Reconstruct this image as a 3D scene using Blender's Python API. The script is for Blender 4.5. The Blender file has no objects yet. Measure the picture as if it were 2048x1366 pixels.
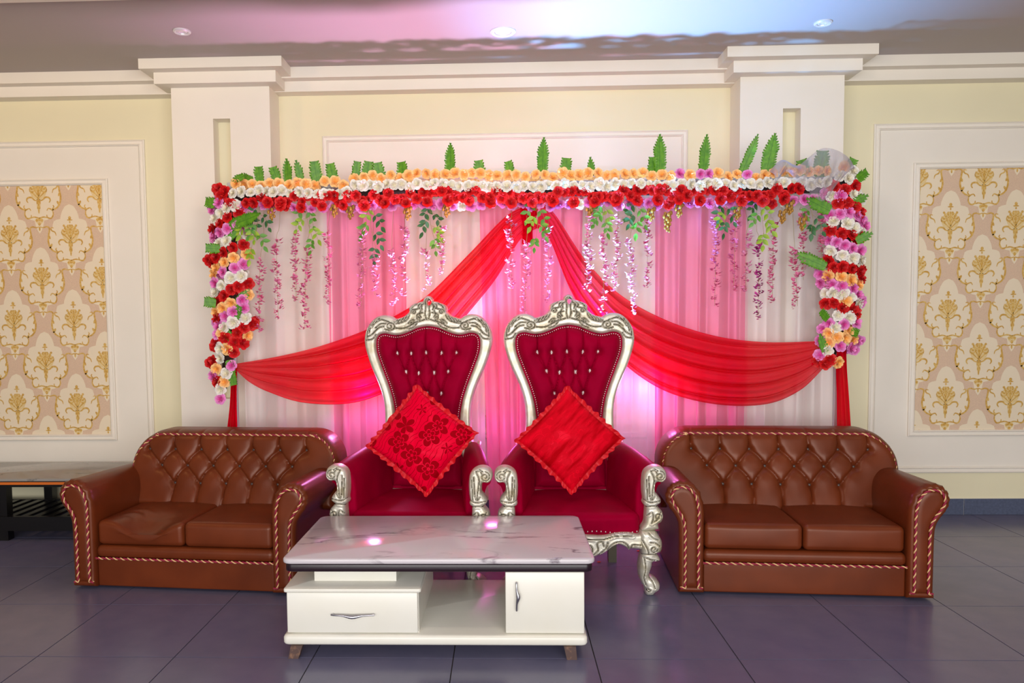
import bpy, math, random
import numpy as np
from mathutils import Matrix, Vector
random.seed(7); rng = np.random.RandomState(7)
S = bpy.context.scene
PI = math.pi
# ------------------------------------------------------------------ camera
CH = 1.42                       # eye height
FPX, CX, CY, YAW, PITCH, ROLL = 1494.8, 959.08, 733.59, -0.0307, -0.0584, -0.0096
_F = np.array([math.sin(YAW)*math.cos(PITCH), math.cos(YAW)*math.cos(PITCH), math.sin(PITCH)])
_R = np.array([math.cos(YAW), -math.sin(YAW), 0.]); _U = np.cross(_R, _F)
_R, _U = _R*math.cos(ROLL)+_U*math.sin(ROLL), -_R*math.sin(ROLL)+_U*math.cos(ROLL)
cd = bpy.data.cameras.new('camera'); cam = bpy.data.objects.new('camera', cd)
S.collection.objects.link(cam); S.camera = cam
cam.matrix_world = Matrix(((_R[0], _U[0], -_F[0], 0), (_R[1], _U[1], -_F[1], 0), (_R[2], _U[2], -_F[2], CH), (0, 0, 0, 1)))
cd.sensor_width = 36; cd.lens = FPX*36/2048
cd.shift_x = (1024-CX)/2048; cd.shift_y = (CY-683)/2048
cd.clip_start = 0.05
# ------------------------------------------------------------------ world, lights, exposure
w = bpy.data.worlds.new('world'); S.world = w; w.use_nodes = True
w.node_tree.nodes['Background'].inputs[0].default_value = (0.92, 0.95, 1.0, 1)
w.node_tree.nodes['Background'].inputs[1].default_value = 0.4
S.view_settings.view_transform = 'Standard'; S.view_settings.look = 'None'
S.view_settings.gamma = 1; S.view_settings.use_curve_mapping = False
S.view_settings.exposure = -0.02
def lamp(kind, name, loc, target, power, col, size=1., size_y=None, spot=None, blend=.5):
    l = bpy.data.lights.new(name, kind); l.energy = power; l.color = col
    if kind == 'AREA':
        l.shape = 'RECTANGLE'; l.size = size; l.size_y = size_y or size
    else: l.shadow_soft_size = size
    if kind == 'SPOT': l.spot_size = spot; l.spot_blend = blend
    o = bpy.data.objects.new(name, l); S.collection.objects.link(o); o.location = loc
    d = Vector(target)-Vector(loc); o.rotation_euler = d.to_track_quat('-Z', 'Y').to_euler()
    return o
# daylight through the row of windows opposite the stage (behind the camera)
lamp('AREA', 'window_daylight', (0.2, -2.8, 1.45), (0.2, 5, 1.3), 365, (1.0, 0.985, 0.97), 7.0, 2.2)
# unseen warm fill lights, added to brighten and tint the upper back wall
lamp('AREA', 'warm_fill_left', (-3.3, 3.0, 3.12), (-3.5, 5.4, 2.7), 17, (1.0, .62, .26), .4, .4)
lamp('AREA', 'warm_fill_middle', (.0, 2.4, 3.12), (.0, 5.4, 2.5), 24, (1.0, .86, .70), .5, .5)
lamp('AREA', 'warm_fill_right', (3.2, 2.6, 3.12), (3.0, 5.4, 2.5), 6, (1.0, .84, .50), .4, .4)
# LED up-lights on the floor behind the thrones
lamp('SPOT', 'pink_uplight', (-.34, 4.665, .97), (-.30, 4.42, 3.2), 240, (1.0, .50, .90), .04, spot=1.75, blend=1.)
lamp('SPOT', 'blue_uplight', (.52, 4.665, .97), (1.05, 4.42, 3.2), 720, (.15, .47, 1.0), .04, spot=1.35, blend=1.)
lamp('POINT', 'magenta_glow_left', (-.90, 4.76, .98), (0, 0, 0), 8, (.90, .36, 1.0), .04)
lamp('POINT', 'magenta_glow_right', (.93, 4.76, .98), (0, 0, 0), 7, (1.0, .22, .82), .04)
lamp('POINT', 'magenta_glow_middle', (.0, 4.68, .70), (0, 0, 0), 2.5, (1.0, .15, .8), .04)

# ------------------------------------------------------------------ helpers
C = S.collection
def ray(u, v): return _F + _R*(u-CX)/FPX - _U*(v-CY)/FPX
def W(u, v, Y):                      # world point on the vertical plane y=Y
    d = ray(u, v); p = d*(Y/d[1]); return np.array([p[0], Y, p[2]+CH])
class MB:
    def __init__(s): s.v = []; s.f = []; s.m = []
    def add(s, v, f, m=0):
        n = len(s.v); s.v += [tuple(map(float, p)) for p in v]
        s.f += [tuple(int(i)+n for i in q) for q in f]; s.m += [m]*len(f); return s
    def box(s, x0, x1, y0, y1, z0, z1, m=0):
        v = [(x0,y0,z0),(x1,y0,z0),(x1,y1,z0),(x0,y1,z0),(x0,y0,z1),(x1,y0,z1),(x1,y1,z1),(x0,y1,z1)]
        return s.add(v, [(0,3,2,1),(4,5,6,7),(0,1,5,4),(1,2,6,5),(2,3,7,6),(3,0,4,7)], m)
    def grid(s, P, m=0, closeu=False, closev=False):    # P[nu][nv][3]
        P = np.asarray(P); nu, nv = P.shape[:2]; f = []
        for i in range(nu if closeu else nu-1):
            for j in range(nv if closev else nv-1):
                a, b = i, (i+1) % nu; c, d = j, (j+1) % nv
                f.append((a*nv+c, b*nv+c, b*nv+d, a*nv+d))
        return s.add(P.reshape(-1, 3), f, m)
    def tube(s, pts, r, n=8, m=0, cap=True, closed=False):
        pts = np.asarray(pts, float); k = len(pts)
        r = np.full(k, r) if np.isscalar(r) else np.asarray(r)
        if closed: T = np.roll(pts, -1, 0)-np.roll(pts, 1, 0)
        else: T = np.gradient(pts, axis=0)
        T /= (np.linalg.norm(T, axis=1)[:, None]+1e-12)
        up = np.array([0, 0, 1.]) if abs(T[0][2]) < .9 else np.array([1., 0, 0])
        N = np.cross(T[0], up); N /= np.linalg.norm(N); G = []
        a = np.arange(n)*2*PI/n
        for i in range(k):
            N = N-T[i]*(N@T[i]); N /= np.linalg.norm(N)+1e-12; B = np.cross(T[i], N)
            G.append(pts[i]+r[i]*(np.cos(a)[:, None]*N+np.sin(a)[:, None]*B))
        b0 = len(s.v); s.grid(G, m, closeu=closed, closev=True)
        if cap and not closed:
            s.f += [tuple(b0+i for i in range(n)), tuple(b0+(k-1)*n+i for i in reversed(range(n)))]; s.m += [m, m]
        return s
    def lathe(s, prof, c=(0,0,0), n=24, m=0, axis='z'):
        a = np.arange(n)*2*PI/n; G = []
        for r, h in prof:
            if axis == 'z': G.append([(c[0]+r*math.cos(t), c[1]+r*math.sin(t), c[2]+h) for t in a])
            else: G.append([(c[0]+r*math.cos(t), c[1]-h, c[2]+r*math.sin(t)) for t in a])
        return s.grid(G, m, closev=True)
    def ball(s, c, r, n=8, m=0, sq=(1,1,1)):
        G = []
        for i in range(n//2+1):
            p = PI*i/(n//2); G.append([(c[0]+sq[0]*r*math.sin(p)*math.cos(t), c[1]+sq[1]*r*math.sin(p)*math.sin(t), c[2]+sq[2]*r*math.cos(p)) for t in np.arange(n)*2*PI/n])
        return s.grid(G, m, closev=True)
def mesh(name, mb, mats, angle=None, bevel=None):
    me = bpy.data.meshes.new(name); me.from_pydata(mb.v, [], mb.f)
    for m in (mats if isinstance(mats, (list, tuple)) else [mats]): me.materials.append(m)
    if any(mb.m): me.polygons.foreach_set('material_index', mb.m)
    me.update()
    if angle is not None:
        me.polygons.foreach_set('use_smooth', [True]*len(me.polygons)); me.set_sharp_from_angle(angle=math.radians(angle))
    return me
def obj(name, mb, mats, parent=None, loc=(0,0,0), angle=40, bevel=None, rot=None):
    me = mb if isinstance(mb, bpy.types.Mesh) else mesh(name, mb, mats, angle)
    o = bpy.data.objects.new(name, me); C.objects.link(o); o.location = loc
    if rot is not None: o.rotation_euler = rot
    if parent is not None: o.parent = parent
    if bevel:
        md = o.modifiers.new('bevel', 'BEVEL'); md.width = bevel; md.segments = 3; md.limit_method = 'ANGLE'; md.angle_limit = math.radians(50)
        md.harden_normals = False
    return o
def tag(o, label=None, cat=None, group=None, kind=None):
    if label: o['label'] = label
    if cat: o['category'] = cat
    if group: o['group'] = group
    if kind: o['kind'] = kind
    return o
def thing(name, label, cat, loc=(0,0,0), rz=0, group=None):
    o = bpy.data.objects.new(name, None); C.objects.link(o); o.location = loc; o.rotation_euler = (0,0,rz)
    o.empty_display_size = .1
    return tag(o, label, cat, group)
def spline(pts, n, closed=False):      # Catmull-Rom resampled to n points
    P = np.asarray(pts, float); k = len(P); out = []
    segs = k if closed else k-1; t = np.linspace(0, segs, n, endpoint=not closed)
    for x in t:
        i = min(int(x), segs-1); u = x-i
        g = lambda j: P[j % k] if closed else P[max(0, min(k-1, j))]
        a, b, c, d = g(i-1), g(i), g(i+1), g(i+2)
        out.append(.5*((2*b)+(-a+c)*u+(2*a-5*b+4*c-d)*u*u+(-a+3*b-3*c+d)*u**3))
    return np.array(out)
def inside(P, loop):
    x, y = P[:, 0], P[:, 1]; r = np.zeros(len(P), bool); n = len(loop)
    for i in range(n):
        x1, y1 = loop[i]; x2, y2 = loop[(i+1) % n]
        if y1 == y2: continue
        c = ((y1 > y) != (y2 > y)) & (x < (x2-x1)*(y-y1)/(y2-y1)+x1); r ^= c
    return r
def segdist(P, line, closed=False):    # distance to polyline + nearest point
    L = np.asarray(line, float); A = L if closed else L[:-1]; B = np.roll(L, -1, 0) if closed else L[1:]
    best = np.full(len(P), 1e9); near = np.zeros_like(P)
    for a, b in zip(A, B):
        d = b-a; t = np.clip(((P-a)@d)/(d@d+1e-15), 0, 1); q = a+t[:, None]*d
        e = np.hypot(*(P-q).T); k = e < best; best[k] = e[k]; near[k] = q[k]
    return best, near
def relief(loops, cell, hfun, thick, back=True):
    """solid slab in the xz plane: front faces -y with height hfun(points, edge distance), back at +thick"""
    lo = np.min([np.min(l, 0) for l in loops], 0)-cell; hi = np.max([np.max(l, 0) for l in loops], 0)+cell
    nx, nz = (np.ceil((hi-lo)/cell).astype(int)+1)
    X, Z = np.meshgrid(lo[0]+np.arange(nx)*cell, lo[1]+np.arange(nz)*cell, indexing='ij')
    P = np.stack([X.ravel(), Z.ravel()], 1); c = P.reshape(nx, nz, 2)[:-1, :-1].reshape(-1, 2)+cell/2
    ins = np.zeros(len(c), bool)
    for l in loops: ins ^= inside(c, l)
    ins = ins.reshape(nx-1, nz-1)
    idx = lambda i, j: i*nz+j
    quads = [(idx(i,j), idx(i+1,j), idx(i+1,j+1), idx(i,j+1)) for i, j in zip(*np.nonzero(ins))]
    from collections import defaultdict
    ec = defaultdict(int)
    for q in quads:
        for a, b in zip(q, q[1:]+q[:1]): ec[(a, b)] += 1
    bd = [(a, b) for (a, b) in ec if (b, a) not in ec]
    used = sorted({i for q in quads for i in q}); mp = {u: k for k, u in enumerate(used)}
    Q = P[used].copy(); best = np.full(len(Q), 1e9); near = Q.copy()
    for l in loops:
        d, n = segdist(Q, l, True); k = d < best; best[k] = d[k]; near[k] = n[k]
    bi = sorted({mp[i] for e in bd for i in e}); Q[bi] = near[bi]; best[bi] = 0
    h = hfun(Q, best); n = len(Q)
    v = [(a, -hh, b) for (a, b), hh in zip(Q, h)]+[(Q[i][0], thick, Q[i][1]) for i in range(n)]
    f = [tuple(mp[i] for i in q) for q in quads]
    if back: f += [tuple(mp[i]+n for i in reversed(q)) for q in quads]
    f += [(mp[b], mp[a], mp[a]+n, mp[b]+n) for a, b in bd]
    m = MB(); m.add(v, f); return m
def rbox(x0, x1, y0, y1, z0, z1, r, n=8, deform=None):
    """rounded box built as a subdivided cube"""
    c = np.array([(x0+x1)/2, (y0+y1)/2, (z0+z1)/2]); h = np.array([x1-x0, y1-y0, z1-z0])/2
    r = min(r, *(h*.98)); ns = [max(4, int(n*hh/max(h))+3) for hh in h]
    def ax(k):
        t = np.linspace(-1, 1, ns[k]+1)*(h[k]-r); e = r*np.array([1-math.cos(a) for a in (0,)]);
        q = [-(h[k]-r)-r*s for s in (1, .8, .45, .15)]+list(t)+[(h[k]-r)+r*s for s in (.15, .45, .8, 1)]
        return np.array(q)
    A = [ax(k) for k in range(3)]; mb = MB()
    for k in range(3):
        i, j = [(1, 2), (2, 0), (0, 1)][k]
        for sgn in (-1, 1):
            U, V = np.meshgrid(A[i], A[j], indexing='ij'); P = np.zeros(U.shape+(3,))
            P[..., i] = U; P[..., j] = V; P[..., k] = sgn*h[k]
            I = np.clip(P, -(h-r), h-r); D = P-I; L = np.linalg.norm(D, axis=-1, keepdims=True)
            P = I+D/np.maximum(L, 1e-9)*r
            if deform is not None: P = deform(P+c, (P/h))
            else: P = P+c
            mb.grid(P if sgn > 0 else P[::-1])
    return mb
def loft(mb, secs, cap0=True, cap1=True, m=0):
    b = len(mb.v); n = len(secs[0]); mb.grid(secs, m, closev=True)
    if cap0: mb.f.append(tuple(b+i for i in range(n))); mb.m.append(m)
    if cap1: mb.f.append(tuple(b+(len(secs)-1)*n+i for i in reversed(range(n)))); mb.m.append(m)
    return mb
def cord(mbs, path, r=.0055, pitch=.042, n=6):
    """two-strand twisted cord: strand 0 crimson, strand 1 gold"""
    P = np.asarray(path, float); d = np.r_[0, np.cumsum(np.linalg.norm(np.diff(P, axis=0), axis=1))]
    L = d[-1]; k = max(8, int(L/pitch*9)); t = np.linspace(0, L, k)
    Q = np.stack([np.interp(t, d, P[:, i]) for i in range(3)], 1)
    T = np.gradient(Q, axis=0); T /= np.linalg.norm(T, axis=1)[:, None]
    N = np.cross(T[0], [0.1, 1, .05]); N /= np.linalg.norm(N); off = []
    for i in range(k):
        N = N-T[i]*(N@T[i]); N /= np.linalg.norm(N); B = np.cross(T[i], N); a = t[i]/pitch*2*PI
        off.append(math.cos(a)*N+math.sin(a)*B)
    off = np.array(off)
    mbs[0].tube(Q+off*r*.35, r, n); mbs[1].tube(Q-off*r*.75, r*.62, n)

# ------------------------------------------------------------------ materials
def lin(c):
    return tuple((x/255/12.92 if x <= 10 else ((x/255+.055)/1.055)**2.4) for x in c)+(1,)
def mat(name, col, rough=.5, metal=0, noise=None, bump=None, **kw):
    m = bpy.data.materials.new(name); m.use_nodes = True; nt = m.node_tree; b = nt.nodes['Principled BSDF']
    b.inputs['Base Color'].default_value = lin(col); b.inputs['Roughness'].default_value = rough; b.inputs['Metallic'].default_value = metal
    for k, v in kw.items(): b.inputs[k].default_value = v
    tc = nt.nodes.new('ShaderNodeTexCoord')
    if noise:                       # (scale, other colour, contrast lo, hi)
        sc, c2, lo, hi = noise
        n = nt.nodes.new('ShaderNodeTexNoise'); n.inputs['Scale'].default_value = sc; n.inputs['Detail'].default_value = 6
        r = nt.nodes.new('ShaderNodeMapRange'); r.inputs[1].default_value = lo; r.inputs[2].default_value = hi
        x = nt.nodes.new('ShaderNodeMix'); x.data_type = 'RGBA'; x.inputs[6].default_value = lin(col); x.inputs[7].default_value = lin(c2)
        nt.links.new(tc.outputs['Object'], n.inputs['Vector']); nt.links.new(n.outputs[0], r.inputs[0]); nt.links.new(r.outputs[0], x.inputs[0]); nt.links.new(x.outputs[2], b.inputs['Base Color'])
    if bump:                        # (scale, strength, distance)
        n = nt.nodes.new('ShaderNodeTexNoise'); n.inputs['Scale'].default_value = bump[0]; n.inputs['Detail'].default_value = 4
        u = nt.nodes.new('ShaderNodeBump'); u.inputs['Strength'].default_value = bump[1]; u.inputs['Distance'].default_value = bump[2]
        nt.links.new(tc.outputs['Object'], n.inputs['Vector']); nt.links.new(n.outputs[0], u.inputs['Height']); nt.links.new(u.outputs[0], b.inputs['Normal'])
    return m
M = {}
M['wall'] = mat('wall_paint', (236,228,194), .6, noise=(1.5, (231,223,190), .3, .7), bump=(60, .05, .002))
M['white'] = mat('white_paint', (240,233,221), .5, noise=(2, (235,228,215), .3, .7), bump=(80, .04, .002))
M['ceil'] = mat('ceiling_paint', (186,176,172), .7, bump=(60, .04, .002))
M['grout'] = mat('grout', (60,56,56), .8, noise=(20, (45,42,44), .3, .7))
M['tile'] = mat('floor_tile', (98,97,124), .24, noise=(6, (108,105,130), .3, .7), bump=(140, .04, .001))
M['skirt'] = mat('skirting_tile', (88,96,120), .35, noise=(60, (76,84,106), .35, .65))
M['joint'] = mat('white_joint', (215,212,205), .7)
M['leather'] = mat('brown_leather', (110,48,21), .35, noise=(5, (94,39,16), .3, .7), bump=(220, .12, .001), **{'Specular IOR Level': .4, 'Specular Tint': lin((255,225,210))})
M['leather_dark'] = mat('leather_button', (62,44,38), .35)
M['crimson'] = mat('crimson_cord', (142,18,52), .6, bump=(300, .3, .001))
M['gold_cord'] = mat('gold_cord', (226,186,130), .55, bump=(300, .3, .001))
M['velvet'] = mat('crimson_velvet', (150,0,40), .48, noise=(7, (132,0,34), .3, .7), bump=(50, .06, .004), **{'Specular IOR Level': .22, 'Specular Tint': lin((255,60,120)), 'Sheen Weight': .12, 'Sheen Roughness': .4, 'Sheen Tint': lin((230,0,60))})
M['silver'] = mat('antique_silver_leaf', (214,210,196), .42, .5, noise=(14, (188,178,148), .46, .72), bump=(45, .22, .003))
M['silver_dark'] = mat('antiqued_groove', (92,86,70), .5, .5)
M['crystal'] = mat('crystal', (242,236,236), .14, .3)
M['nail'] = mat('nailhead', (235,215,215), .2, .7)
M['pole'] = mat('white_steel_pole', (200,200,202), .35, .3)
M['black'] = mat('black_lacquer', (12,10,12), .3)
M['cream'] = mat('cream_lacquer', (232,229,219), .28, noise=(3, (228,224,210), .3, .7))
M['espresso'] = mat('espresso_frame', (34,16,26), .3)
M['chrome'] = mat('brushed_chrome', (180,178,184), .22, .95)
M['foot'] = mat('worn_brown_foot', (84,62,56), .45, noise=(40, (140,104,80), .52, .75))
M['orange'] = mat('orange_stripe', (214,108,30), .5)
M['light_trim'] = mat('light_trim', (225,225,225), .3, .3)
M['leaf'] = mat('leaf_green', (104,160,44), .5, noise=(30, (76,136,40), .35, .65))
M['leaf_lime'] = mat('leaf_lime', (170,194,50), .5, noise=(30, (120,160,40), .35, .65))
M['leaf_dark'] = mat('leaf_dark', (60,122,48), .5, noise=(30, (40,90,56), .35, .65))
M['fern'] = mat('fern_green', (98,156,16), .5, noise=(40, (66,126,14), .35, .65))
M['fern_rib'] = mat('fern_rib', (60,116,24), .5)
M['stem'] = mat('stem', (150,140,80), .6)
M['twig'] = mat('dark_twig', (48,36,30), .8)
M['gold_seed'] = mat('golden_hops', (192,142,52), .5, noise=(60, (140,98,34), .35, .65))
def petal(name, c1, c2):
    m = bpy.data.materials.new(name); m.use_nodes = True; nt = m.node_tree; b = nt.nodes['Principled BSDF']
    b.inputs['Roughness'].default_value = .6
    tc = nt.nodes.new('ShaderNodeTexCoord'); l = nt.nodes.new('ShaderNodeVectorMath'); l.operation = 'LENGTH'
    r = nt.nodes.new('ShaderNodeMapRange'); r.inputs[1].default_value = .008; r.inputs[2].default_value = .03
    x = nt.nodes.new('ShaderNodeMix'); x.data_type = 'RGBA'; x.inputs[6].default_value = lin(c2); x.inputs[7].default_value = lin(c1)
    nt.links.new(tc.outputs['Object'], l.inputs[0]); nt.links.new(l.outputs['Value'], r.inputs[0]); nt.links.new(r.outputs[0], x.inputs[0]); nt.links.new(x.outputs[2], b.inputs['Base Color'])
    return m
M['rose_yellow'] = petal('peach_petal', (255,208,140), (252,172,70))
M['rose_white'] = petal('white_petal', (240,236,228), (232,222,188))
M['rose_red'] = petal('red_petal', (218,4,10), (170,0,8))
M['rose_pink'] = petal('pink_petal', (240,150,214), (220,50,150))
M['wist'] = petal('wisteria_petal', (252,172,200), (232,100,156))
M['wist_deep'] = petal('deep_wisteria_petal', (214,96,178), (176,36,130))
M['wist_pale'] = petal('pale_wisteria_petal', (252,196,218), (236,124,180))
def cloth(name, col, transp, trans, rough=.8):
    m = bpy.data.materials.new(name); m.use_nodes = True; nt = m.node_tree; nt.nodes.clear()
    out = nt.nodes.new('ShaderNodeOutputMaterial'); d = nt.nodes.new('ShaderNodeBsdfDiffuse'); t = nt.nodes.new('ShaderNodeBsdfTranslucent')
    p = nt.nodes.new('ShaderNodeBsdfTransparent'); a = nt.nodes.new('ShaderNodeMixShader'); b = nt.nodes.new('ShaderNodeMixShader')
    d.inputs[0].default_value = lin(col); t.inputs[0].default_value = lin(col); a.inputs[0].default_value = trans
    g = nt.nodes.new('ShaderNodeBsdfGlossy'); g.inputs['Roughness'].default_value = .4; g.inputs[0].default_value = lin(col)
    gm = nt.nodes.new('ShaderNodeMixShader'); gm.inputs[0].default_value = .10
    # the weave: facing threads are see-through, folds seen edge-on are denser
    lw = nt.nodes.new('ShaderNodeLayerWeight'); lw.inputs[0].default_value = .35
    mr = nt.nodes.new('ShaderNodeMapRange'); mr.inputs[1].default_value = 0; mr.inputs[2].default_value = .9; mr.inputs[3].default_value = 1-transp; mr.inputs[4].default_value = 1
    nt.links.new(lw.outputs['Facing'], mr.inputs[0]); nt.links.new(mr.outputs[0], b.inputs[0])
    nt.links.new(d.outputs[0], a.inputs[1]); nt.links.new(t.outputs[0], a.inputs[2])
    nt.links.new(a.outputs[0], gm.inputs[1]); nt.links.new(g.outputs[0], gm.inputs[2])
    nt.links.new(p.outputs[0], b.inputs[1]); nt.links.new(gm.outputs[0], b.inputs[2]); nt.links.new(b.outputs[0], out.inputs[0])
    return m
M['sheer_white'] = cloth('sheer_white', (250,246,246), .46, .4)
M['sheer_pink'] = cloth('sheer_pink', (255,146,188), .24, .4)
M['chiffon_red'] = cloth('red_chiffon', (240,2,40), .16, .45)
M['tulle'] = cloth('grey_tulle', (190,182,192), .74, .3)
def cushion_mat(name, c1, c2, scale, streak):
    m = bpy.data.materials.new(name); m.use_nodes = True; nt = m.node_tree; b = nt.nodes['Principled BSDF']; L = nt.links.new
    def N(t, **k):
        n = nt.nodes.new(t)
        for a, v in k.items(): setattr(n, a, v)
        return n
    def math_(op, a, bb=None):
        n = N('ShaderNodeMath', operation=op)
        for i, x in enumerate((a, bb)):
            if x is None: continue
            if isinstance(x, (int, float)): n.inputs[i].default_value = x
            else: L(x, n.inputs[i])
        return n.outputs[0]
    tc = N('ShaderNodeTexCoord'); mp = N('ShaderNodeMapping'); mp.inputs['Scale'].default_value = (scale, 0.001, scale); L(tc.outputs['Object'], mp.inputs[0])
    nz = N('ShaderNodeTexNoise'); nz.inputs['Scale'].default_value = 1.6; L(mp.outputs[0], nz.inputs[0])
    wa = N('ShaderNodeMix', data_type='VECTOR'); wa.inputs[0].default_value = .12; L(mp.outputs[0], wa.inputs[4]); L(nz.outputs[1], wa.inputs[5])
    vo = N('ShaderNodeTexVoronoi', feature='F1'); vo.inputs['Scale'].default_value = 1; vo.inputs['Randomness'].default_value = .55; L(wa.outputs[1], vo.inputs['Vector'])
    sb = N('ShaderNodeVectorMath', operation='SUBTRACT'); L(wa.outputs[1], sb.inputs[0]); L(vo.outputs['Position'], sb.inputs[1])
    sp = N('ShaderNodeSeparateXYZ'); L(sb.outputs[0], sp.inputs[0])
    ang = math_('ARCTAN2', sp.outputs[2], sp.outputs[0])
    pet = math_('ABSOLUTE', math_('COSINE', math_('MULTIPLY', ang, 2.5)))
    rad = math_('ADD', math_('MULTIPLY', pet, .24), .30)
    flower = math_('LESS_THAN', vo.outputs['Distance'], rad)
    ring = math_('GREATER_THAN', math_('ABSOLUTE', math_('SUBTRACT', vo.outputs['Distance'], math_('MULTIPLY', rad, .5))), .022)
    core = math_('GREATER_THAN', math_('ABSOLUTE', math_('SUBTRACT', vo.outputs['Distance'], .07)), .018)
    vein = math_('GREATER_THAN', pet, .16)
    f1 = math_('MULTIPLY', math_('MULTIPLY', flower, ring), math_('MULTIPLY', core, vein))
    wv = N('ShaderNodeTexWave'); wv.inputs['Scale'].default_value = 1.4; wv.inputs['Distortion'].default_value = 9; wv.inputs['Detail'].default_value = 1.5; L(mp.outputs[0], wv.inputs[0])
    leafs = math_('MULTIPLY', math_('GREATER_THAN', wv.outputs[1], .975), math_('SUBTRACT', 1, math_('LESS_THAN', vo.outputs['Distance'], math_('ADD', rad, .05))))
    pat = math_('MAXIMUM', f1, leafs)
    if streak:
        ms = N('ShaderNodeMapping'); ms.inputs['Scale'].default_value = (22, .01, 5); ms.inputs['Rotation'].default_value = (0, .7, 0); L(tc.outputs['Object'], ms.inputs[0])
        ns = N('ShaderNodeTexNoise'); ns.inputs['Scale'].default_value = 1; ns.inputs['Detail'].default_value = 5; L(ms.outputs[0], ns.inputs[0])
        k = N('ShaderNodeMapRange'); k.inputs[1].default_value = .42; k.inputs[2].default_value = .62; L(ns.outputs[0], k.inputs[0])
        pat = math_('MAXIMUM', math_('MULTIPLY', pat, .4), k.outputs[0])
    x = N('ShaderNodeMix', data_type='RGBA'); x.inputs[6].default_value = lin(c1); x.inputs[7].default_value = lin(c2)
    L(pat, x.inputs[0]); L(x.outputs[2], b.inputs['Base Color'])
    rr = N('ShaderNodeMapRange'); rr.inputs[3].default_value = .32; rr.inputs[4].default_value = .75; L(pat, rr.inputs[0]); L(rr.outputs[0], b.inputs['Roughness'])
    bu = N('ShaderNodeBump'); bu.inputs['Strength'].default_value = .5; bu.inputs['Distance'].default_value = .003; L(pat, bu.inputs['Height']); L(bu.outputs[0], b.inputs['Normal'])
    b.inputs['Specular IOR Level'].default_value = .25; b.inputs['Specular Tint'].default_value = lin((255,90,120))
    return m
M['cushion_pink'] = cushion_mat('red_burnout_satin', (222,0,44), (150,0,14), 9.5, False)
M['cushion_red'] = cushion_mat('red_crushed_velvet', (222,8,34), (170,0,10), 9, True)
M['ruffle'] = mat('red_ruffle', (205,6,26), .6, bump=(90, .3, .003))
def marble(name, c1, c2, sc):
    m = bpy.data.materials.new(name); m.use_nodes = True; nt = m.node_tree; b = nt.nodes['Principled BSDF']; L = nt.links.new
    tc = nt.nodes.new('ShaderNodeTexCoord'); mp = nt.nodes.new('ShaderNodeMapping'); mp.inputs['Rotation'].default_value = (0, 0, -.62); mp.inputs['Scale'].default_value = (.55, 2.3, 1)
    n = nt.nodes.new('ShaderNodeTexNoise'); n.inputs['Scale'].default_value = sc; n.inputs['Detail'].default_value = 7; n.inputs['Distortion'].default_value = .6; n.inputs['Roughness'].default_value = .55
    s = nt.nodes.new('ShaderNodeMath'); s.operation = 'SUBTRACT'; s.inputs[1].default_value = .5
    a = nt.nodes.new('ShaderNodeMath'); a.operation = 'ABSOLUTE'
    r = nt.nodes.new('ShaderNodeMapRange'); r.inputs[1].default_value = 0; r.inputs[2].default_value = .014; r.inputs[3].default_value = 1; r.inputs[4].default_value = 0
    n2 = nt.nodes.new('ShaderNodeTexNoise'); n2.inputs['Scale'].default_value = 3
    r2 = nt.nodes.new('ShaderNodeMapRange'); r2.inputs[1].default_value = .36; r2.inputs[2].default_value = .56
    mu = nt.nodes.new('ShaderNodeMath'); mu.operation = 'MULTIPLY'
    x = nt.nodes.new('ShaderNodeMix'); x.data_type = 'RGBA'; x.inputs[6].default_value = lin(c1); x.inputs[7].default_value = lin(c2)
    L(tc.outputs['Object'], mp.inputs[0]); L(mp.outputs[0], n.inputs[0]); L(n.outputs[0], s.inputs[0]); L(s.outputs[0], a.inputs[0]); L(a.outputs[0], r.inputs[0])
    L(tc.outputs['Object'], n2.inputs[0]); L(n2.outputs[0], r2.inputs[0]); L(r.outputs[0], mu.inputs[0]); L(r2.outputs[0], mu.inputs[1]); L(mu.outputs[0], x.inputs[0]); L(x.outputs[2], b.inputs['Base Color'])
    b.inputs['Roughness'].default_value = .13
    return m
M['marble'] = marble('white_marble', (206,198,202), (132,120,128), 1.6)
M['greystone'] = marble('grey_stone', (150,146,140), (70,64,60), 3)
M['paper'] = mat('wallpaper_ground', (225,196,166), .55, noise=(260, (210,180,156), .35, .65), bump=(300, .2, .001))
M['paper_cream'] = mat('wallpaper_cream', (236,220,192), .5, bump=(300, .15, .001))
M['paper_gold'] = mat('wallpaper_gold', (208,160,72), .42, .15, noise=(60, (226,188,108), .4, .6))
M['paper_gold_light'] = mat('wallpaper_gold_light', (232,208,156), .45, noise=(240, (216,182,112), .45, .7))
M['petal_bit'] = mat('fallen_petal', (190,70,20), .6)

# ------------------------------------------------------------------ room shell
D = 5.457; DC = 5.235; ZC = 3.215
def struct(name, mb, m, parent=None, label=None, **k):
    o = obj(name, mb, m, parent, **k)
    if parent is None: o['kind'] = 'structure'
    if label: o['label'] = label
    return o
XL, XR, YB = -8.0, 8.0, -3.0
floor = struct('floor', MB().box(XL, XR, YB, D, -.08, -.004), M['grout'], label='blue-grey square tiled floor')
t0 = -1.4186; ty0 = 3.0914-6.0; T = .6; gsp = .0025
tm = mesh('tile', MB().box(gsp, T-gsp, gsp, T-gsp, -.012, 0), M['tile'])
for i in range(-7, 12):
    for j in range(0, 14):
        x0 = t0+T*i; y0 = ty0+T*j
        a, b, c, d = max(x0, -5.4), min(x0+T, 5.4), max(y0, YB), min(y0+T, D)
        if b-a < .05 or d-c < .02: continue
        full = (b-a > T-1e-4 and d-c > T-1e-4)
        me = tm if full else mesh('tile', MB().box(a-x0+gsp, b-x0-gsp, c-y0+gsp, d-y0-gsp*.5, -.012, 0), M['tile'])
        obj('tile', me, None, floor, (x0, y0, 0))
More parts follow.
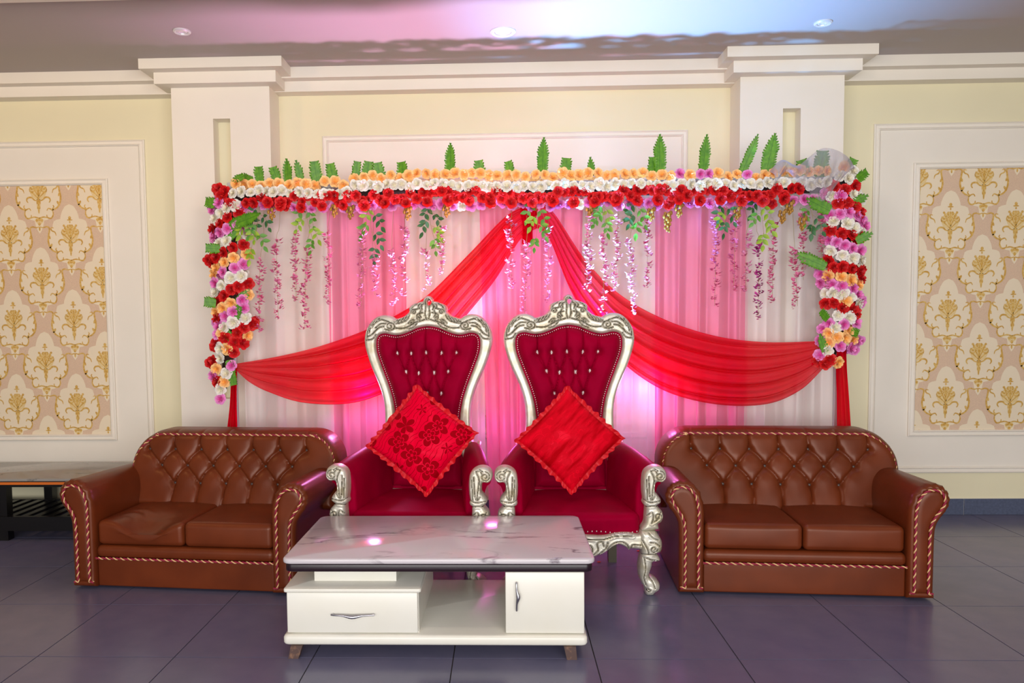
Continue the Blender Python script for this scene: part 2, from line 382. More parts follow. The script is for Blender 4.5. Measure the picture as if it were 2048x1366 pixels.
wall = struct('wall_back', MB().box(XL, XR, D, D+.2, 0, ZC+.1), M['wall'], label='pale yellow back wall with pilasters and framed wallpaper')
struct('wall_left', MB().box(XL-.2, XL, YB, D+.2, 0, ZC+.1), M['wall'])
struct('wall_right', MB().box(XR, XR+.2, YB, D+.2, 0, ZC+.1), M['wall'])
ceil = struct('ceiling', MB().box(XL-.2, XR+.2, YB, D+.2, ZC, ZC+.2), M['ceil'], label='plain ceiling washed by pink and blue light')
struct('trim_1', MB().box(XL, XR, 3.55, 4.10, ZC-.03, ZC), M['white'], label='shallow white ceiling band', loc=(0, 0, 0))
# cornice tiers between pilasters and around their heads
CL = (-2.29, -1.60); CR = (1.631, 2.329)
def cornice(name, x0, x1):
    m = MB().box(x0, x1, 5.355, D+.01, 3.068, 3.140)
    m.box(x0, x1, 5.280, D+.01, 3.140, ZC+.01)
    struct(name, m, M['white'], wall, angle=None)
cornice('cornice', XL, CL[0]); cornice('cornice', CL[1], CR[0]); cornice('cornice', CR[1], XR)
for (a, b), (n0, n1) in ((CL, (-2.0, -1.88)), (CR, (1.92, 2.04))):
    zt, zb = 2.857, .9; m = MB()
    m.box(a, n0, DC, D+.01, 0, 3.1); m.box(n1, b, DC, D+.01, 0, 3.1)
    m.box(n0, n1, DC, D+.01, zt, 3.1); m.box(n0, n1, DC, D+.01, 0, zb)
    p = struct('pilaster', m, M['white'], wall, angle=None)
    obj('niche', MB().box(n0, n1, DC+.10, D, zb, zt), M['wall'], p, angle=None)
    obj('capital', MB().box(a-.075, b+.075, 5.14, D+.01, 3.072, 3.148).box(a-.14, b+.14, 5.06, D+.01, 3.148, ZC+.01), M['white'], p, angle=None)
# panels
PROF = [(0, 0), (0, .013), (.008, .019), (.014, .012), (.030, .012), (.036, .021), (.044, .013), (.047, 0)]
def rect_frame(x0, x1, z0, z1, y):
    G = [[(x0+o, y-h, z0+o), (x1-o, y-h, z0+o), (x1-o, y-h, z1-o), (x0+o, y-h, z1-o)] for o, h in PROF]
    m = MB(); m.grid(G[::-1], closev=True); return m
def clip_poly(poly, x0, x1, z0, z1):
    for ax, lim, sg in ((0, x0, 1), (0, x1, -1), (1, z0, 1), (1, z1, -1)):
        out = []
        for i in range(len(poly)):
            p, q = poly[i], poly[(i+1) % len(poly)]; a, b = sg*(p[ax]-lim), sg*(q[ax]-lim)
            if a >= 0: out.append(p)
            if (a >= 0) != (b >= 0):
                t = a/(a-b); out.append((p[0]+t*(q[0]-p[0]), p[1]+t*(q[1]-p[1])))
        poly = out
        if len(poly) < 3: return []
    return poly
HALF = [(0,.218),(.030,.205),(.042,.190),(.056,.165),(.066,.135),(.070,.112),(.100,.106),(.120,.095),(.128,.07),(.130,.05),(.150,.03),(.160,0),(.164,-.043),(.155,-.092),(.135,-.118),(.108,-.13),(.106,-.165),(.092,-.19),(.06,-.205),(.035,-.21),(.028,-.25),(.014,-.285),(0,-.305)]
def damask():
    polys = []                 # (material, height, polygon)
    n = len(HALF)
    for i in range(n-1):       # strips across the axis keep the pieces convex
        (xa, za), (xb, zb) = HALF[i], HALF[i+1]
        for s in (1, -1):
            q = [(0, za), (s*xa, za), (s*xb, zb), (0, zb)]; polys.append((0, q if s > 0 else q[::-1]))
    for P in ([(.012,-.06),(.05,-.035),(.062,-.005),(.066,.018),(.052,.034),(.04,.052),(.018,.066),(0,.072)], [(.004,-.16),(.014,-.10),(.018,-.06),(0,-.05)], [(.006,-.24),(.026,-.222),(.032,-.205),(.018,-.19),(0,-.186)]):
        for (xa, za), (xb, zb) in zip(P[:-1], P[1:]):
            for s in (1, -1): polys.append((2, [(0, za), (s*xa, za), (s*xb, zb), (0, zb)]))
    st = []
    def both(pts, w): st.append((pts, w)); st.append(([(-x, z) for x, z in pts], w))
    both([(.225,.056),(.2,.05),(.175,.056),(.155,.045),(.158,.01),(.166,-.043),(.156,-.09),(.132,-.12),(.1,-.13),(.072,-.122),(.060,-.138)], .0075)
    both([(.1,-.13),(.106,-.165),(.09,-.193),(.062,-.188),(.058,-.168)], .0065)
    both([(.105,-.01),(.114,.015),(.138,.028),(.140,.048),(.122,.046)], .0055)
    both([(.008,-.066),(.030,-.06),(.052,-.042),(.078,-.044),(.088,-.062),(.078,-.08)], .0075)
    both([(.098,-.128),(.112,-.112),(.106,-.098)], .005)
    both([(.06,-.19),(.035,-.184),(0,-.192)], .006)
    both([(0,-.05),(.030,-.02),(.052,0),(.064,.012),(.06,.028)], .005)
    both([(0,-.04),(.022,.01),(.034,.036)], .005)
    st.append(([(0,-.155),(0,-.05),(0,.05)], .008))
    for pts, wd in st:
        P = spline(pts, len(pts)*4); Tn = np.gradient(P, axis=0); Tn /= np.linalg.norm(Tn, axis=1)[:, None]; Nn = np.stack([-Tn[:, 1], Tn[:, 0]], 1)
        k = len(P); ww = wd*.85*(np.sin(np.linspace(.25, PI-.25, k))*.7+.3)
        for i in range(k-1):
            polys.append((1, [tuple(P[i]-Nn[i]*ww[i]), tuple(P[i+1]-Nn[i+1]*ww[i+1]), tuple(P[i+1]+Nn[i+1]*ww[i+1]), tuple(P[i]+Nn[i]*ww[i])]))
    def disc(x, z, r, sq=1, a0=0):
        polys.append((1, [(x+r*math.cos(a)*math.cos(a0)-r*sq*math.sin(a)*math.sin(a0), z+r*math.cos(a)*math.sin(a0)+r*sq*math.sin(a)*math.cos(a0)) for a in np.arange(8)*PI/4]))
    disc(0, .012, .013); disc(0, .118, .011, 1.2); disc(0, .103, .022, .25); disc(0, .088, .006, 1.5)
    for s in (1, -1):
        disc(s*.045, .062, .009); disc(s*.156, -.02, .017, .45, s*1.2); disc(s*.148, -.085, .02, .45, s*-1.0); disc(s*.102, -.132, .013, .6)
        disc(s*.018, -.208, .010); disc(s*.010, -.078, .006, 2.2, s*.15); disc(s*.008, -.115, .005, 2.4)
        for k, a in enumerate((-.25, .25, .75, 1.2)):
            disc(s*.046*math.cos(a), .008+.046*math.sin(a), .0125, .62, (a if s > 0 else PI-a))
            disc(s*.026*math.cos(a+.2), .008+.026*math.sin(a+.2), .009, .6, (a if s > 0 else PI-a)); disc(s*.060*math.cos(a+.12), .010+.056*math.sin(a+.12), .007, .8)
    disc(0, .058, .012, .6, PI/2); disc(0, -.2, .012, 1.2); disc(0, -.235, .010, 1.3); disc(0, -.27, .006, 2.6)
    return polys
DAM = damask()
def wall_panel(x0, x1, z0, z1, ax, az):
    fld = obj('panel_field', MB().box(x0+.02, x1-.02, D-.006, D, z0+.02, z1-.02), M['white'], wall, angle=None)
    obj('moulding', rect_frame(x0, x1, z0, z1, D), M['white'], fld, angle=30)
    a, b, c, d = x0+.28, x1-.28, z0+.268, z1-.276
    pap = obj('wallpaper', MB().box(a+.03, b-.03, D-.010, D-.006, c+.03, d-.03), M['paper'], wall, angle=None)
    obj('moulding', rect_frame(a, b, c, d, D-.006), M['white'], pap, angle=30)
    a += .045; b -= .045; c += .045; d -= .045
    m = MB(); px, pz = .4535, .622
    for i in range(-12, 13):
        for j in range(-8, 9):
            cx = ax+px*.5*i; cz = az+pz*.5*j
            if (i+j) % 2: continue
            if cx < a-.25 or cx > b+.25 or cz < c-.35 or cz > d+.35: continue
            for k, (mi, pl) in enumerate(DAM):
                q = clip_poly([(cx+x, cz+z) for x, z in pl], a, b, c, d)
                if len(q) < 3: continue
                A = sum(q[i][0]*q[(i+1) % len(q)][1]-q[(i+1) % len(q)][0]*q[i][1] for i in range(len(q)))
                if abs(A) < 1e-9: continue
                if A < 0: q = q[::-1]
                yy = D-.0104 if mi == 0 else D-.0108 if mi == 2 else D-.0113-.00002*(k % 9)
                m.add([(x, yy, z) for x, z in q], [tuple(range(len(q)))], mi)
    obj('damask_print', m, [M['paper_cream'], M['paper_gold'], M['paper_gold_light']], pap, angle=None)
pL = W(78, 384, D); pR = W(1894, 619, D)
wall_panel(-5.2, -2.592, .307, 2.776, pL[0], pL[2])
wall_panel(-1.288, 1.331, .307, 2.778, pL[0]+.4535*5, pL[2])
wall_panel(2.636, 5.26, .307, 2.796, pR[0], pR[2])
# skirting
bb = struct('baseboard_back', MB().box(XL, XR, D-.007, D, 0, .119), M['joint'], label='blue-grey tile skirting along the back wall', angle=None)
jx = W(1928, 1010, D-.012)[0]; x = jx-.6*14
while x < XR:
    a, b = max(x, XL), min(x+.6, XR)
    if b-a > .03:
        obj('skirting_tile', MB().box(.002, b-a-.002, 0, .006, .001, .117), M['skirt'], bb, (a, D-.013, 0), bevel=.001)
    x += .6
for (a, b) in (CL, CR):
    obj('skirting_tile', MB().box(a-.012, b+.012, DC-.012, DC, .001, .117), M['skirt'], bb, (0,0,0))
# recessed ceiling lights
for (u, v, r, lb) in ((364, 62, .052, 'small recessed downlight at the left of the ceiling'), (1006, 63, .080, 'larger recessed downlight above the middle of the stage'), (1646, 45, .052, 'small recessed downlight at the right of the ceiling')):
    d = ray(u, v); k = (ZC-CH)/d[2]; p = d*k
    t = thing('ceiling_light', lb, 'ceiling light', (p[0], p[1], ZC))
    obj('bezel', MB().lathe([(r, 0), (r, -.006), (r*.86, -.012), (r*.66, -.008), (r*.62, .0)], n=32), M['light_trim'], t)
    obj('lens', MB().lathe([(r*.62, -.004), (r*.40, -.006), (r*.36, -.002), (r*.001, -.003)], n=24), M['crystal'], t)

# ------------------------------------------------------------------ sofas
ARMP = [(0,.012),(0,.20),(0,.38),(.002,.46),(.020,.535),(.060,.583),(.108,.598),(.155,.588),(.186,.555),(.196,.51),(.182,.465),(.154,.425),(.134,.385),(.128,.33),(.127,.18),(.127,.012)]
def offset_profile(P, d):
    P = np.asarray(P); T_ = np.roll(P, -1, 0)-np.roll(P, 1, 0); T_ /= np.linalg.norm(T_, axis=1)[:, None]
    return P+np.stack([T_[:, 1], -T_[:, 0]], 1)*d
def make_sofa(label, loc, rz, bshift, sag, bcx, hwB):
    root = thing('sofa', label, 'sofa', loc, rz, 'brown button-tufted leather sofas')
    ML = M['leather']; hw = .627; inner = .50
    prof = spline(ARMP, 64); prof = np.vstack([prof])
    for s in (-1, 1):
        m = MB(); secs = []
        ang = np.linspace(0, 1, len(prof))
        roll = np.clip((prof[:, 1]-.44)/.06, 0, 1)
        for y, ins, pl in ((.014, .046, 0), (.002, .035, .3), (-.005, .028, .8), (-.008, .018, 1), (-.002, .007, 1), (.012, .001, .9), (.03, 0, .5), (.06, 0, .1), (.3, 0, 0), (.52, 0, 0), (.72, .0, 0)):
            q = offset_profile(prof, ins) ; q[:, 1] = np.clip(q[:, 1], .012, 9)
            wob = pl*.0045*np.sin(ang*64*1.9)*roll
            q = q+(prof-np.array([.09, .50]))/(np.linalg.norm(prof-np.array([.09, .50]), axis=1)[:, None]+1e-6)*wob[:, None]
            dz = -.02*(y/.7)
            yp = pl*.0035*np.sin(ang*64*1.9+.8)*roll; secs.append([(s*(inner+a), y+yp[i], b+dz*(b > .4)) for i, (a, b) in enumerate(q)])
        if s > 0: secs = [x[::-1] for x in secs]
        loft(m, secs, cap0=True, cap1=True)
        arm = obj('arm', m, ML, root, angle=60)
        pan = offset_profile(prof, .033); pan[:, 1] = np.clip(pan[:, 1], .014, 9)
        lp = [(s*(inner+a), b) for a, b in pan]
        if s > 0: lp = lp
        def hf(Q, d): return .006*np.sqrt(np.clip(d/.02, 0, 1))
        mm = relief([np.array(lp)], .008, hf, .02)
        mm.v = [(a, b-.003, c) for a, b, c in mm.v]
        obj('arm_facing', mm, ML, arm, angle=60)
        cp = offset_profile(prof, .030); cp = cp[(cp[:, 1] > .0)]
        path = [(s*(inner+a), -.008, max(b, .004)) for a, b in cp]
        mbs = [MB(), MB()]; cord(mbs, path)
        c0 = obj('twisted_cord', mbs[0], M['crimson'], arm, angle=80); obj('gold_strand', mbs[1], M['gold_cord'], c0 if False else arm, angle=80)
    # base
    obj('front_panel', rbox(-inner, inner, .022, .10, .012, .166, .008, 4), ML, root, angle=60)
    obj('front_roll', rbox(-inner-.005, inner+.005, .010, .12, .168, .238, .03, 10), ML, root, angle=80)
    obj('base', MB().box(-inner, inner, .09, .72, .02, .22), ML, root, angle=None)
    mbs = [MB(), MB()]; cord(mbs, [(x, .012, .168) for x in np.linspace(-inner-.004, inner+.004, 40)])
    fc = obj('twisted_cord', mbs[0], M['crimson'], root, angle=80); obj('gold_strand', mbs[1], M['gold_cord'], fc, angle=80)
    # seat cushions
    for k, (a, b) in enumerate(((-inner+.004, -.002), (.002, inner-.004))):
        sg = sag and k == 0
        def df(P, N, sg=sg, a=a, b=b):
            P = P.copy(); cx = (a+b)/2; top = np.clip(N[..., 2], 0, 1); fr = np.clip(.5-N[..., 1]*.5, 0, 1)
            puff = .012*np.clip(1-N[..., 0]**2, 0, 1)*np.clip(1-N[..., 1]**2, 0, 1)
            P[..., 2] += puff*top
            P[..., 1] -= .006*np.clip(1-N[..., 0]**2, 0, 1)*np.clip(1-N[..., 2]**2, 0, 1)*(N[..., 1] < 0)
            if sg:
                g = np.exp(-np.abs((P[..., 0]-cx-.03)/.13)**2.6); y = P[..., 1]
                f2 = np.exp(-((y-.02)/.16)**2)
                P[..., 2] -= .082*g*f2*np.clip(top*1.5, 0, 1)
                w = np.sin((np.hypot((P[..., 0]-cx+.12)*1.2, (y-.10)))*95)*.0024*np.exp(-((P[..., 0]-cx+.09)/.10)**2-((y-.2)/.13)**2)
                P[..., 2] += w*top
                P[..., 1] -= .012*np.exp(-((P[..., 0]-cx-.02)/.16)**2)*(N[..., 1] < -.5)*np.clip(.6+N[..., 2], 0, 1)
            return P
        obj('seat_cushion', rbox(a, b, .018, .60, .238, .372, .028, 34, df), ML, root, angle=80)
    # tufted back
    z0, z1, rc = .34, .786, .20
    out = [(-hwB, z0), (hwB, z0), (hwB, z1-rc)]
    out += [(hwB-rc+rc*math.cos(a), z1-rc+rc*math.sin(a)) for a in np.linspace(0, PI/2, 12)]
    out += [(-hwB+rc-rc*math.sin(a), z1-rc+rc*math.cos(a)) for a in np.linspace(0, PI/2, 12)]
    out = np.array(out); sp = .1655
    R1 = [(bshift+(i-3)*sp, .672) for i in range(7)]; R2 = [(bshift*.9+(i-2.5)*sp*.99, .578) for i in range(6)]; R3 = [(bshift*.7+(i-2)*sp*.97, .478) for i in range(5)]
    seams = [[(x, .79), (x-.006, .735), (x, z)] for x, z in R1]+[[(x, z), (x+.002, .43), (x-.004, .34)] for x, z in R3]
    def arcseg(p, q, b):
        p, q = np.array(p), np.array(q); mm_ = (p+q)/2; d = q-p; n = np.array([-d[1], d[0]]); return [p, mm_+n*b, q]
    for i in range(6): seams += [arcseg(R1[i], R2[i], .06), arcseg(R1[i+1], R2[i], -.06)]
    for i in range(5): seams += [arcseg(R2[i], R3[i], .06), arcseg(R2[i+1], R3[i], -.06)]
    TH = .075
    def hb(Q, d):
        ze = np.minimum(d, 1); e = np.clip(ze/.055, 0, 1); h = TH*np.sqrt(np.clip(1-(1-e)**2, 0, 1))
        h = np.where(Q[:, 1] < .42, np.maximum(h, TH*np.clip((.5-abs(Q[:, 0]))/.05, 0, 1)*1.0), h)
        low = np.full(len(Q), 1e9)
        for sline in seams:
            dd, _ = segdist(Q, spline(sline, 9)); low = np.minimum(low, dd)
        bt = np.full(len(Q), 1e9)
        for p in R1+R2+R3: bt = np.minimum(bt, np.hypot(Q[:, 0]-p[0], Q[:, 1]-p[1]))
        reg = 1
        return h-.018*np.exp(-(low/.0046))-.018*np.exp(-(bt/.018)**2)*reg-.006*np.exp(-(low/.022)**2)-.008*np.exp(-(bt/.05)**2)
    mm = relief([out], .0068, hb, .10)
    tilt = .34; y0 = .43
    mm.v = [(a+bcx, y0+TH+(c-.39)*tilt+b-.0, c) for a, b, c in mm.v]
    bk = obj('backrest', mm, ML, root, angle=75)
    bmesh_ = mesh('button', MB().ball((0,0,0), .0118, 12, sq=(1, .7, 1)), M['leather_dark'], 60)
    for (x, z) in R1+R2+R3:
        hh = float(hb(np.array([[x, z]]), np.array([.2]))[0])
        obj('button', bmesh_, None, bk, (x+bcx, y0+TH+(z-.39)*tilt-hh-.006, z))
    # cord along the top edge
    pth = []
    for (x, z) in offset_profile(out, -.012)[2:]:
        if z > .56: pth.append((x, z))
    pth = [p for p in pth]
    P3 = [(x*.975+bcx, y0+TH+(z-.39)*tilt-.064, z-.012) for x, z in pth]
    P3 = spline(P3, 60); mbs = [MB(), MB()]; cord(mbs, P3)
    cc = obj('twisted_cord', mbs[0], M['crimson'], bk, angle=80); obj('gold_strand', mbs[1], M['gold_cord'], bk, angle=80)
    return root
make_sofa('brown tufted leather sofa at the left, its left seat cushion sagging and wrinkled', (-1.712, 3.862, 0), math.radians(-5.3), -.055, True, .052, .655)
make_sofa('brown tufted leather sofa at the right with smooth flat seat cushions', (1.532, 3.793, 0), math.radians(-3.9), .018, False, .010, .675)

# ------------------------------------------------------------------ thrones
K = 1/4.553*4.45/FPX       # metres per unit of the traced back outline
def bk(pts, cx=700, zt=1.585, y0=50): return [((x-cx)*K, zt-(y-y0)*K) for x, y in pts]
outR = [(700,46),(728,60),(742,78),(746,96),(775,100),(800,110),(832,120),(866,140),(876,165),(874,190),(895,212),(920,232),(950,244),(985,254),(1008,256),(1035,238),(1070,225),(1110,220),(1160,228),(1205,254),(1245,296),(1275,345),(1292,400),(1296,460),(1288,520),(1262,610),(1228,705),(1190,790),(1155,870),(1128,950),(1108,1040),(1100,1130),(1100,1230),(1106,1330),(1120,1395),(1150,1410),(1165,1380),(1185,1390),(1188,1425),(1168,1452),(1120,1460),(1085,1480),(1078,1600),(1078,1720),(1078,1850),(1074,1858),(900,1862),(780,1862)]
inR = [(700,328),(745,332),(800,345),(850,366),(900,387),(950,402),(1000,408),(1050,402),(1090,392),(1130,394),(1160,408),(1180,436),(1187,480),(1184,540),(1168,605),(1140,680),(1108,765),(1075,850),(1048,930),(1025,1010),(1008,1100),(998,1190),(990,1300),(988,1420),(1010,1490),(1040,1560),(1046,1700),(1046,1810),(1042,1816),(900,1820),(780,1820)]
def mirror(P, cx=700): return [(2*cx-x, y) for x, y in P[::-1]]
OUT = spline(bk(outR+mirror(outR[1:])), 260, True); INN = spline(bk(inR+mirror(inR[1:])), 160, True)
BACKT = .05
def spiral(cx, cy, r0, turns, a0, sgn=1, n=22, k=.2):
    return [(cx+r0*(1-(1-k)*t)*math.cos(a0+sgn*turns*2*PI*t), cy+r0*(1-(1-k)*t)*math.sin(a0+sgn*turns*2*PI*t)) for t in np.linspace(0, 1, n)]
gr = []   # grooves, right half, in tracing units
gr += [spiral(1052, 325, 36, 1.15, -2.6), [(1018,300),(1008,330),(1022,352),(1060,360),(1100,350)],
       [(1060,285),(1100,270),(1140,262),(1190,290)], [(1090,300),(1140,300),(1190,340)], [(1110,325),(1160,338),(1215,395)],
       [(1150,250),(1195,290),(1225,335)], [(1200,275),(1235,330),(1250,385)], [(1240,310),(1265,370),(1268,430)], [(1185,400),(1215,440),(1280,450)], [(1190,360),(1225,400),(1270,420)],
       spiral(830, 195, 26, 1.2, 0, -1), spiral(790, 255, 22, 1.1, 1.5, 1), spiral(765, 150, 30, .6, -1.5, 1),
       [(760,180),(775,215),(760,245)], [(750,140),(790,165),(815,170)], [(745,200),(790,215),(800,235)], [(720,110),(716,160),(722,215),(708,265)], [(735,120),(760,135),(750,175)],
       [(725,265),(790,285),(830,295),(880,330),(940,345),(1000,340)], [(870,225),(890,262),(930,285),(990,300),(1010,285)], [(895,235),(915,262),(925,285)], [(925,248),(945,270),(950,290)], [(955,258),(972,278),(974,298)], spiral(985, 276, 15, 1.0, .5),
       spiral(845, 295, 20, 1.2, -1.5, -1), [(820,270),(850,270),(880,300)], [(800,300),(830,335),(880,352)],
       [(800,120),(835,140),(850,165)], [(710,75),(722,90),(718,108)]]
side = [(1240,470),(1228,540),(1198,630),(1160,720),(1122,810),(1092,890),(1068,980),(1052,1080),(1045,1190),(1045,1330)]
def gl(list_): 
    o = []
    for g in list_:
        o.append(np.array(bk(g))); o.append(np.array(bk([(1400-x, y) for x, y in g])))
    return o
GR = gl([spline(g, max(8, len(g)*2)) for g in gr])
inner_lip = [spline(bk([(x+ (14 if x > 760 else 0), y-12 if y < 440 else y) for x, y in inR]), 120)]
def carve_h(Q, d, grooves, wd, hd, gd, gs):
    e = np.clip(d/wd, 0, 1); h = hd*np.sqrt(np.clip(1-(1-e)**2, 0, 1)); low = np.full(len(Q), 1e9)
    for g in grooves:
        lo, hi = g.min(0)-.02, g.max(0)+.02
        k = np.nonzero((Q[:, 0] > lo[0]) & (Q[:, 0] < hi[0]) & (Q[:, 1] > lo[1]) & (Q[:, 1] < hi[1]))[0]
        if len(k): dd, _ = segdist(Q[k], g); low[k] = np.minimum(low[k], dd)
    return h-gd*np.exp(-(low/gs)**2)+.002*np.clip(1-np.abs(low-.008)/.006, 0, 1)
def groove_faces(mb, h0):  pass
def paint_grooves(mb, loops_grooves, gs):
    """dark patina rubbed into the carved grooves (second material)"""
    V = np.array(mb.v); F = mb.f; cen = np.array([V[list(f)].mean(0)[[0, 2]] for f in F]); fr = np.array([V[list(f)].mean(0)[1] < .005 for f in F])
    low = np.full(len(F), 1e9)
    for g in loops_grooves:
        lo, hi = g.min(0)-.01, g.max(0)+.01
        k = np.nonzero((cen[:, 0] > lo[0]) & (cen[:, 0] < hi[0]) & (cen[:, 1] > lo[1]) & (cen[:, 1] < hi[1]))[0]
        if len(k): dd, _ = segdist(cen[k], g); low[k] = np.minimum(low[k], dd)
    mb.m = [1 if (l < gs and f) else 0 for l, f in zip(low, fr)]
# crown hole
hole = spline(bk([(708,88),(728,92),(734,108),(722,124),(706,138),(694,122),(690,105),(698,92)], ), 24, True)
BACK_TILT = .09
def tilt_back(m, yb=.56, z0=.45):
    m.v = [(a, yb+b+(c-z0)*BACK_TILT, c) for a, b, c in m.v]; return m
fr = relief([OUT, INN, hole], .0042, lambda Q, d: carve_h(Q, d, GR, .020, .022, .011, .0034), BACKT)
paint_grooves(fr, GR, .0019); tilt_back(fr); FRAME = mesh('back_frame', fr, [M['silver'], M['silver_dark']], 50)
bt1 = bk([(412,575),(543,575),(683,570),(828,574),(967,573)]); bt2 = bk([(496,749),(614,760),(759,757),(890,747)]); bt3 = bk([(566,952),(694,948),(826,948)])
BT = [(x, z) for x, z in bt1+bt2+bt3]
sm = [[(x, z+.19), (x, z)] for x, z in bt1]
for i in range(4): sm += [[bt1[i], bt2[i]], [bt1[i+1], bt2[i]]]
for i in range(3): sm += [[bt2[i], bt3[i]], [bt2[i+1], bt3[i]]]
sm += [[p, (p[0]+(.03 if i == 0 else 0 if i == 1 else -.03), p[1]-.13)] for i, p in enumerate(bt3)]
def padh(Q, d):
    e = np.clip((d-.016)/.05, 0, 1); h = .004+.040*np.sqrt(np.clip(1-(1-e)**2, 0, 1))
    low = np.full(len(Q), 1e9)
    for s_ in sm: dd, _ = segdist(Q, np.array(s_)); low = np.minimum(low, dd)
    b_ = np.min([np.hypot(Q[:, 0]-x, Q[:, 1]-z) for x, z in BT], 0)
    return h-.015*np.exp(-low/.0036)-.024*np.exp(-(b_/.019)**2)-.004*np.exp(-(low/.022)**2)-.008*np.exp(-(b_/.045)**2)
pd = relief([INN], .0042, padh, .035); pd.v = [(a, b+.008, c) for a, b, c in pd.v]; tilt_back(pd); PAD = mesh('back_pad', pd, M['velvet'], 75)
def offin(P, d):
    A = sum(P[i][0]*P[(i+1) % len(P)][1]-P[(i+1) % len(P)][0]*P[i][1] for i in range(len(P)))
    T_ = np.roll(P, -1, 0)-np.roll(P, 1, 0); T_ /= np.linalg.norm(T_, axis=1)[:, None]
    return P+np.stack([-T_[:, 1], T_[:, 0]], 1)*d*(1 if A > 0 else -1)
nl = MB(); c_ = spline([(x*1., z) for x, z in offin(np.array(bk(inR+mirror(inR[1:]))), .012)], 1200, True)
dd = np.r_[0, np.cumsum(np.linalg.norm(np.diff(c_, axis=0), axis=1))]
for t in np.arange(0, dd[-1], .0132):
    x = np.interp(t, dd, c_[:, 0]); z = np.interp(t, dd, c_[:, 1])
    if z > .72: nl.ball((x, .002, z), .0042, 6)
tilt_back(nl); NAILS = mesh('nailhead_trim', nl, M['nail'], 60)
rw = MB(); rw.lathe([(.0145, -.004), (.0145, .006), (.012, .011), (.009, .007), (.005, .012), (.0001, .014)], n=12, axis='y')
CRY = mesh('crystal_button', rw, [M['crystal']], 40)
# front posts and legs (traced from the right-hand post)
q_ = 1/3.18*3.85/FPX
def pt(pts): return [(.395+0*x+(1180+x/3.18 - 1297.5)*3.85/FPX+.0-.03+.0, .0) for x, y in pts]
def fr_pt(pts): return [((x-395)*q_+.378, (1310-y)*q_) for x, y in pts]
postO = [(318,890),(338,840),(343,790),(345,735),(336,728),(328,712),(332,690),(326,640),(326,570),(335,520),(358,492),(395,476),(435,478),(464,498),(475,530),(470,562),(448,580),(424,578),(408,586),(404,615),(405,640),(420,660),(440,690),(438,712),(418,728),(428,742),(450,770),(456,805),(445,835),(425,850),(430,875),(415,885)]
legO = [(310,895),(345,888),(385,888),(408,892),(430,925),(448,960),(450,1000),(440,1028),(410,1040),(425,1052),(438,1080),(425,1092),(392,1092),(385,1120),(372,1160),(366,1185),(395,1195),(425,1220),(438,1250),(430,1278),(405,1295),(392,1310),(352,1310),(345,1290),(340,1262),(322,1235),(306,1190),(302,1130),(308,1080),(318,1040),(312,1000),(306,950)]
pg = [spiral(432, 538, 34, 1.5, -1.5, 1, 30), [(345,560),(350,640),(352,690)], [(375,510),(395,560),(385,640),(380,690)], [(395,490),(418,505)], [(370,505),(400,500),(412,520)], [(360,540),(362,600),(366,670)],
      [(332,690),(370,705),(415,700),(436,695)], [(345,735),(380,728),(418,730)], [(350,790),(380,770),(390,800),(380,840)], spiral(420, 800, 24, 1.1, 0, -1), [(395,830),(415,815),(440,770)], [(370,680),(380,690),(400,668)]]
lg = [spiral(392, 1004, 24, 1.2, 0, 1), [(320,950),(350,1000),(360,1035)], [(360,900),(385,930),(420,945)], [(370,960),(400,965),(430,985)], [(318,1040),(360,1036),(410,1040)], [(330,1060),(340,1130),(330,1190),(345,1240)], [(345,1060),(385,1075),(430,1085)], spiral(358, 1268, 14, 1.1, 0), [(366,1190),(385,1215),(400,1260)]]
PG = [np.array(fr_pt(spline(g, max(10, len(g)*3)))) for g in pg]; LG = [np.array(fr_pt(spline(g, max(10, len(g)*3)))) for g in lg]
PO = spline(fr_pt(postO), 150, True); LO = spline(fr_pt(legO), 150, True)
po = relief([PO], .0034, lambda Q, d: carve_h(Q, d, PG, .022, .026, .007, .0028), .05); paint_grooves(po, PG, .0016)
le = relief([LO], .0034, lambda Q, d: carve_h(Q, d, LG, .030, .036, .007, .0028), .045); paint_grooves(le, LG, .0016)
# apron under the seat
ax_ = lambda x: x
apR = [(0,.322),(.06,.318),(.12,.316),(.19,.330),(.25,.330),(.30,.320),(.345,.330),(.345,.24),(.325,.238),(.30,.243),(.262,.246),(.250,.238),(.240,.250),(.20,.268),(.165,.255),(.12,.222),(.07,.205),(.035,.195),(0,.190)]
AP = spline(apR+[(-x, z) for x, z in apR[::-1][1:-1]], 160, True)
ag = [[(0,.30),(.05,.298),(.10,.296),(.13,.30),(.19,.316),(.27,.312)], [(.03,.205),(.06,.235),(.05,.265),(.02,.268)], [(.06,.21),(.09,.24),(.085,.275),(.11,.285),(.12,.26)], [(.09,.215),(.13,.25),(.14,.28)], [(.14,.245),(.17,.275),(.21,.285),(.24,.268)], [(.24,.268),(.25,.25)], [(.262,.25),(.27,.268),(.31,.265)], [(0,.235),(.02,.24),(.03,.225)]]
AG = []
for g in ag:
    g = spline(g, 14); AG += [g, g*np.array([-1, 1])]
apr = relief([AP], .0042, lambda Q, d: carve_h(Q, d, AG, .016, .018, .008, .0032), .03); paint_grooves(apr, AG, .0018)
apr.v = [(a, b-.012*(1-(a/.35)**2), c) for a, b, c in apr.v]
def flip(mb):
    n = MB(); n.v = [(-a, b, c) for a, b, c in mb.v]; n.f = [f[::-1] for f in mb.f]; n.m = list(mb.m); return n
SM = [M['silver'], M['silver_dark']]
POST = {1: mesh('arm_post', po, SM, 50), -1: mesh('arm_post', flip(po), SM, 50)}
LEG = {1: mesh('leg', le, SM, 50), -1: mesh('leg', flip(le), SM, 50)}
APRON = mesh('apron', apr, SM, 50)
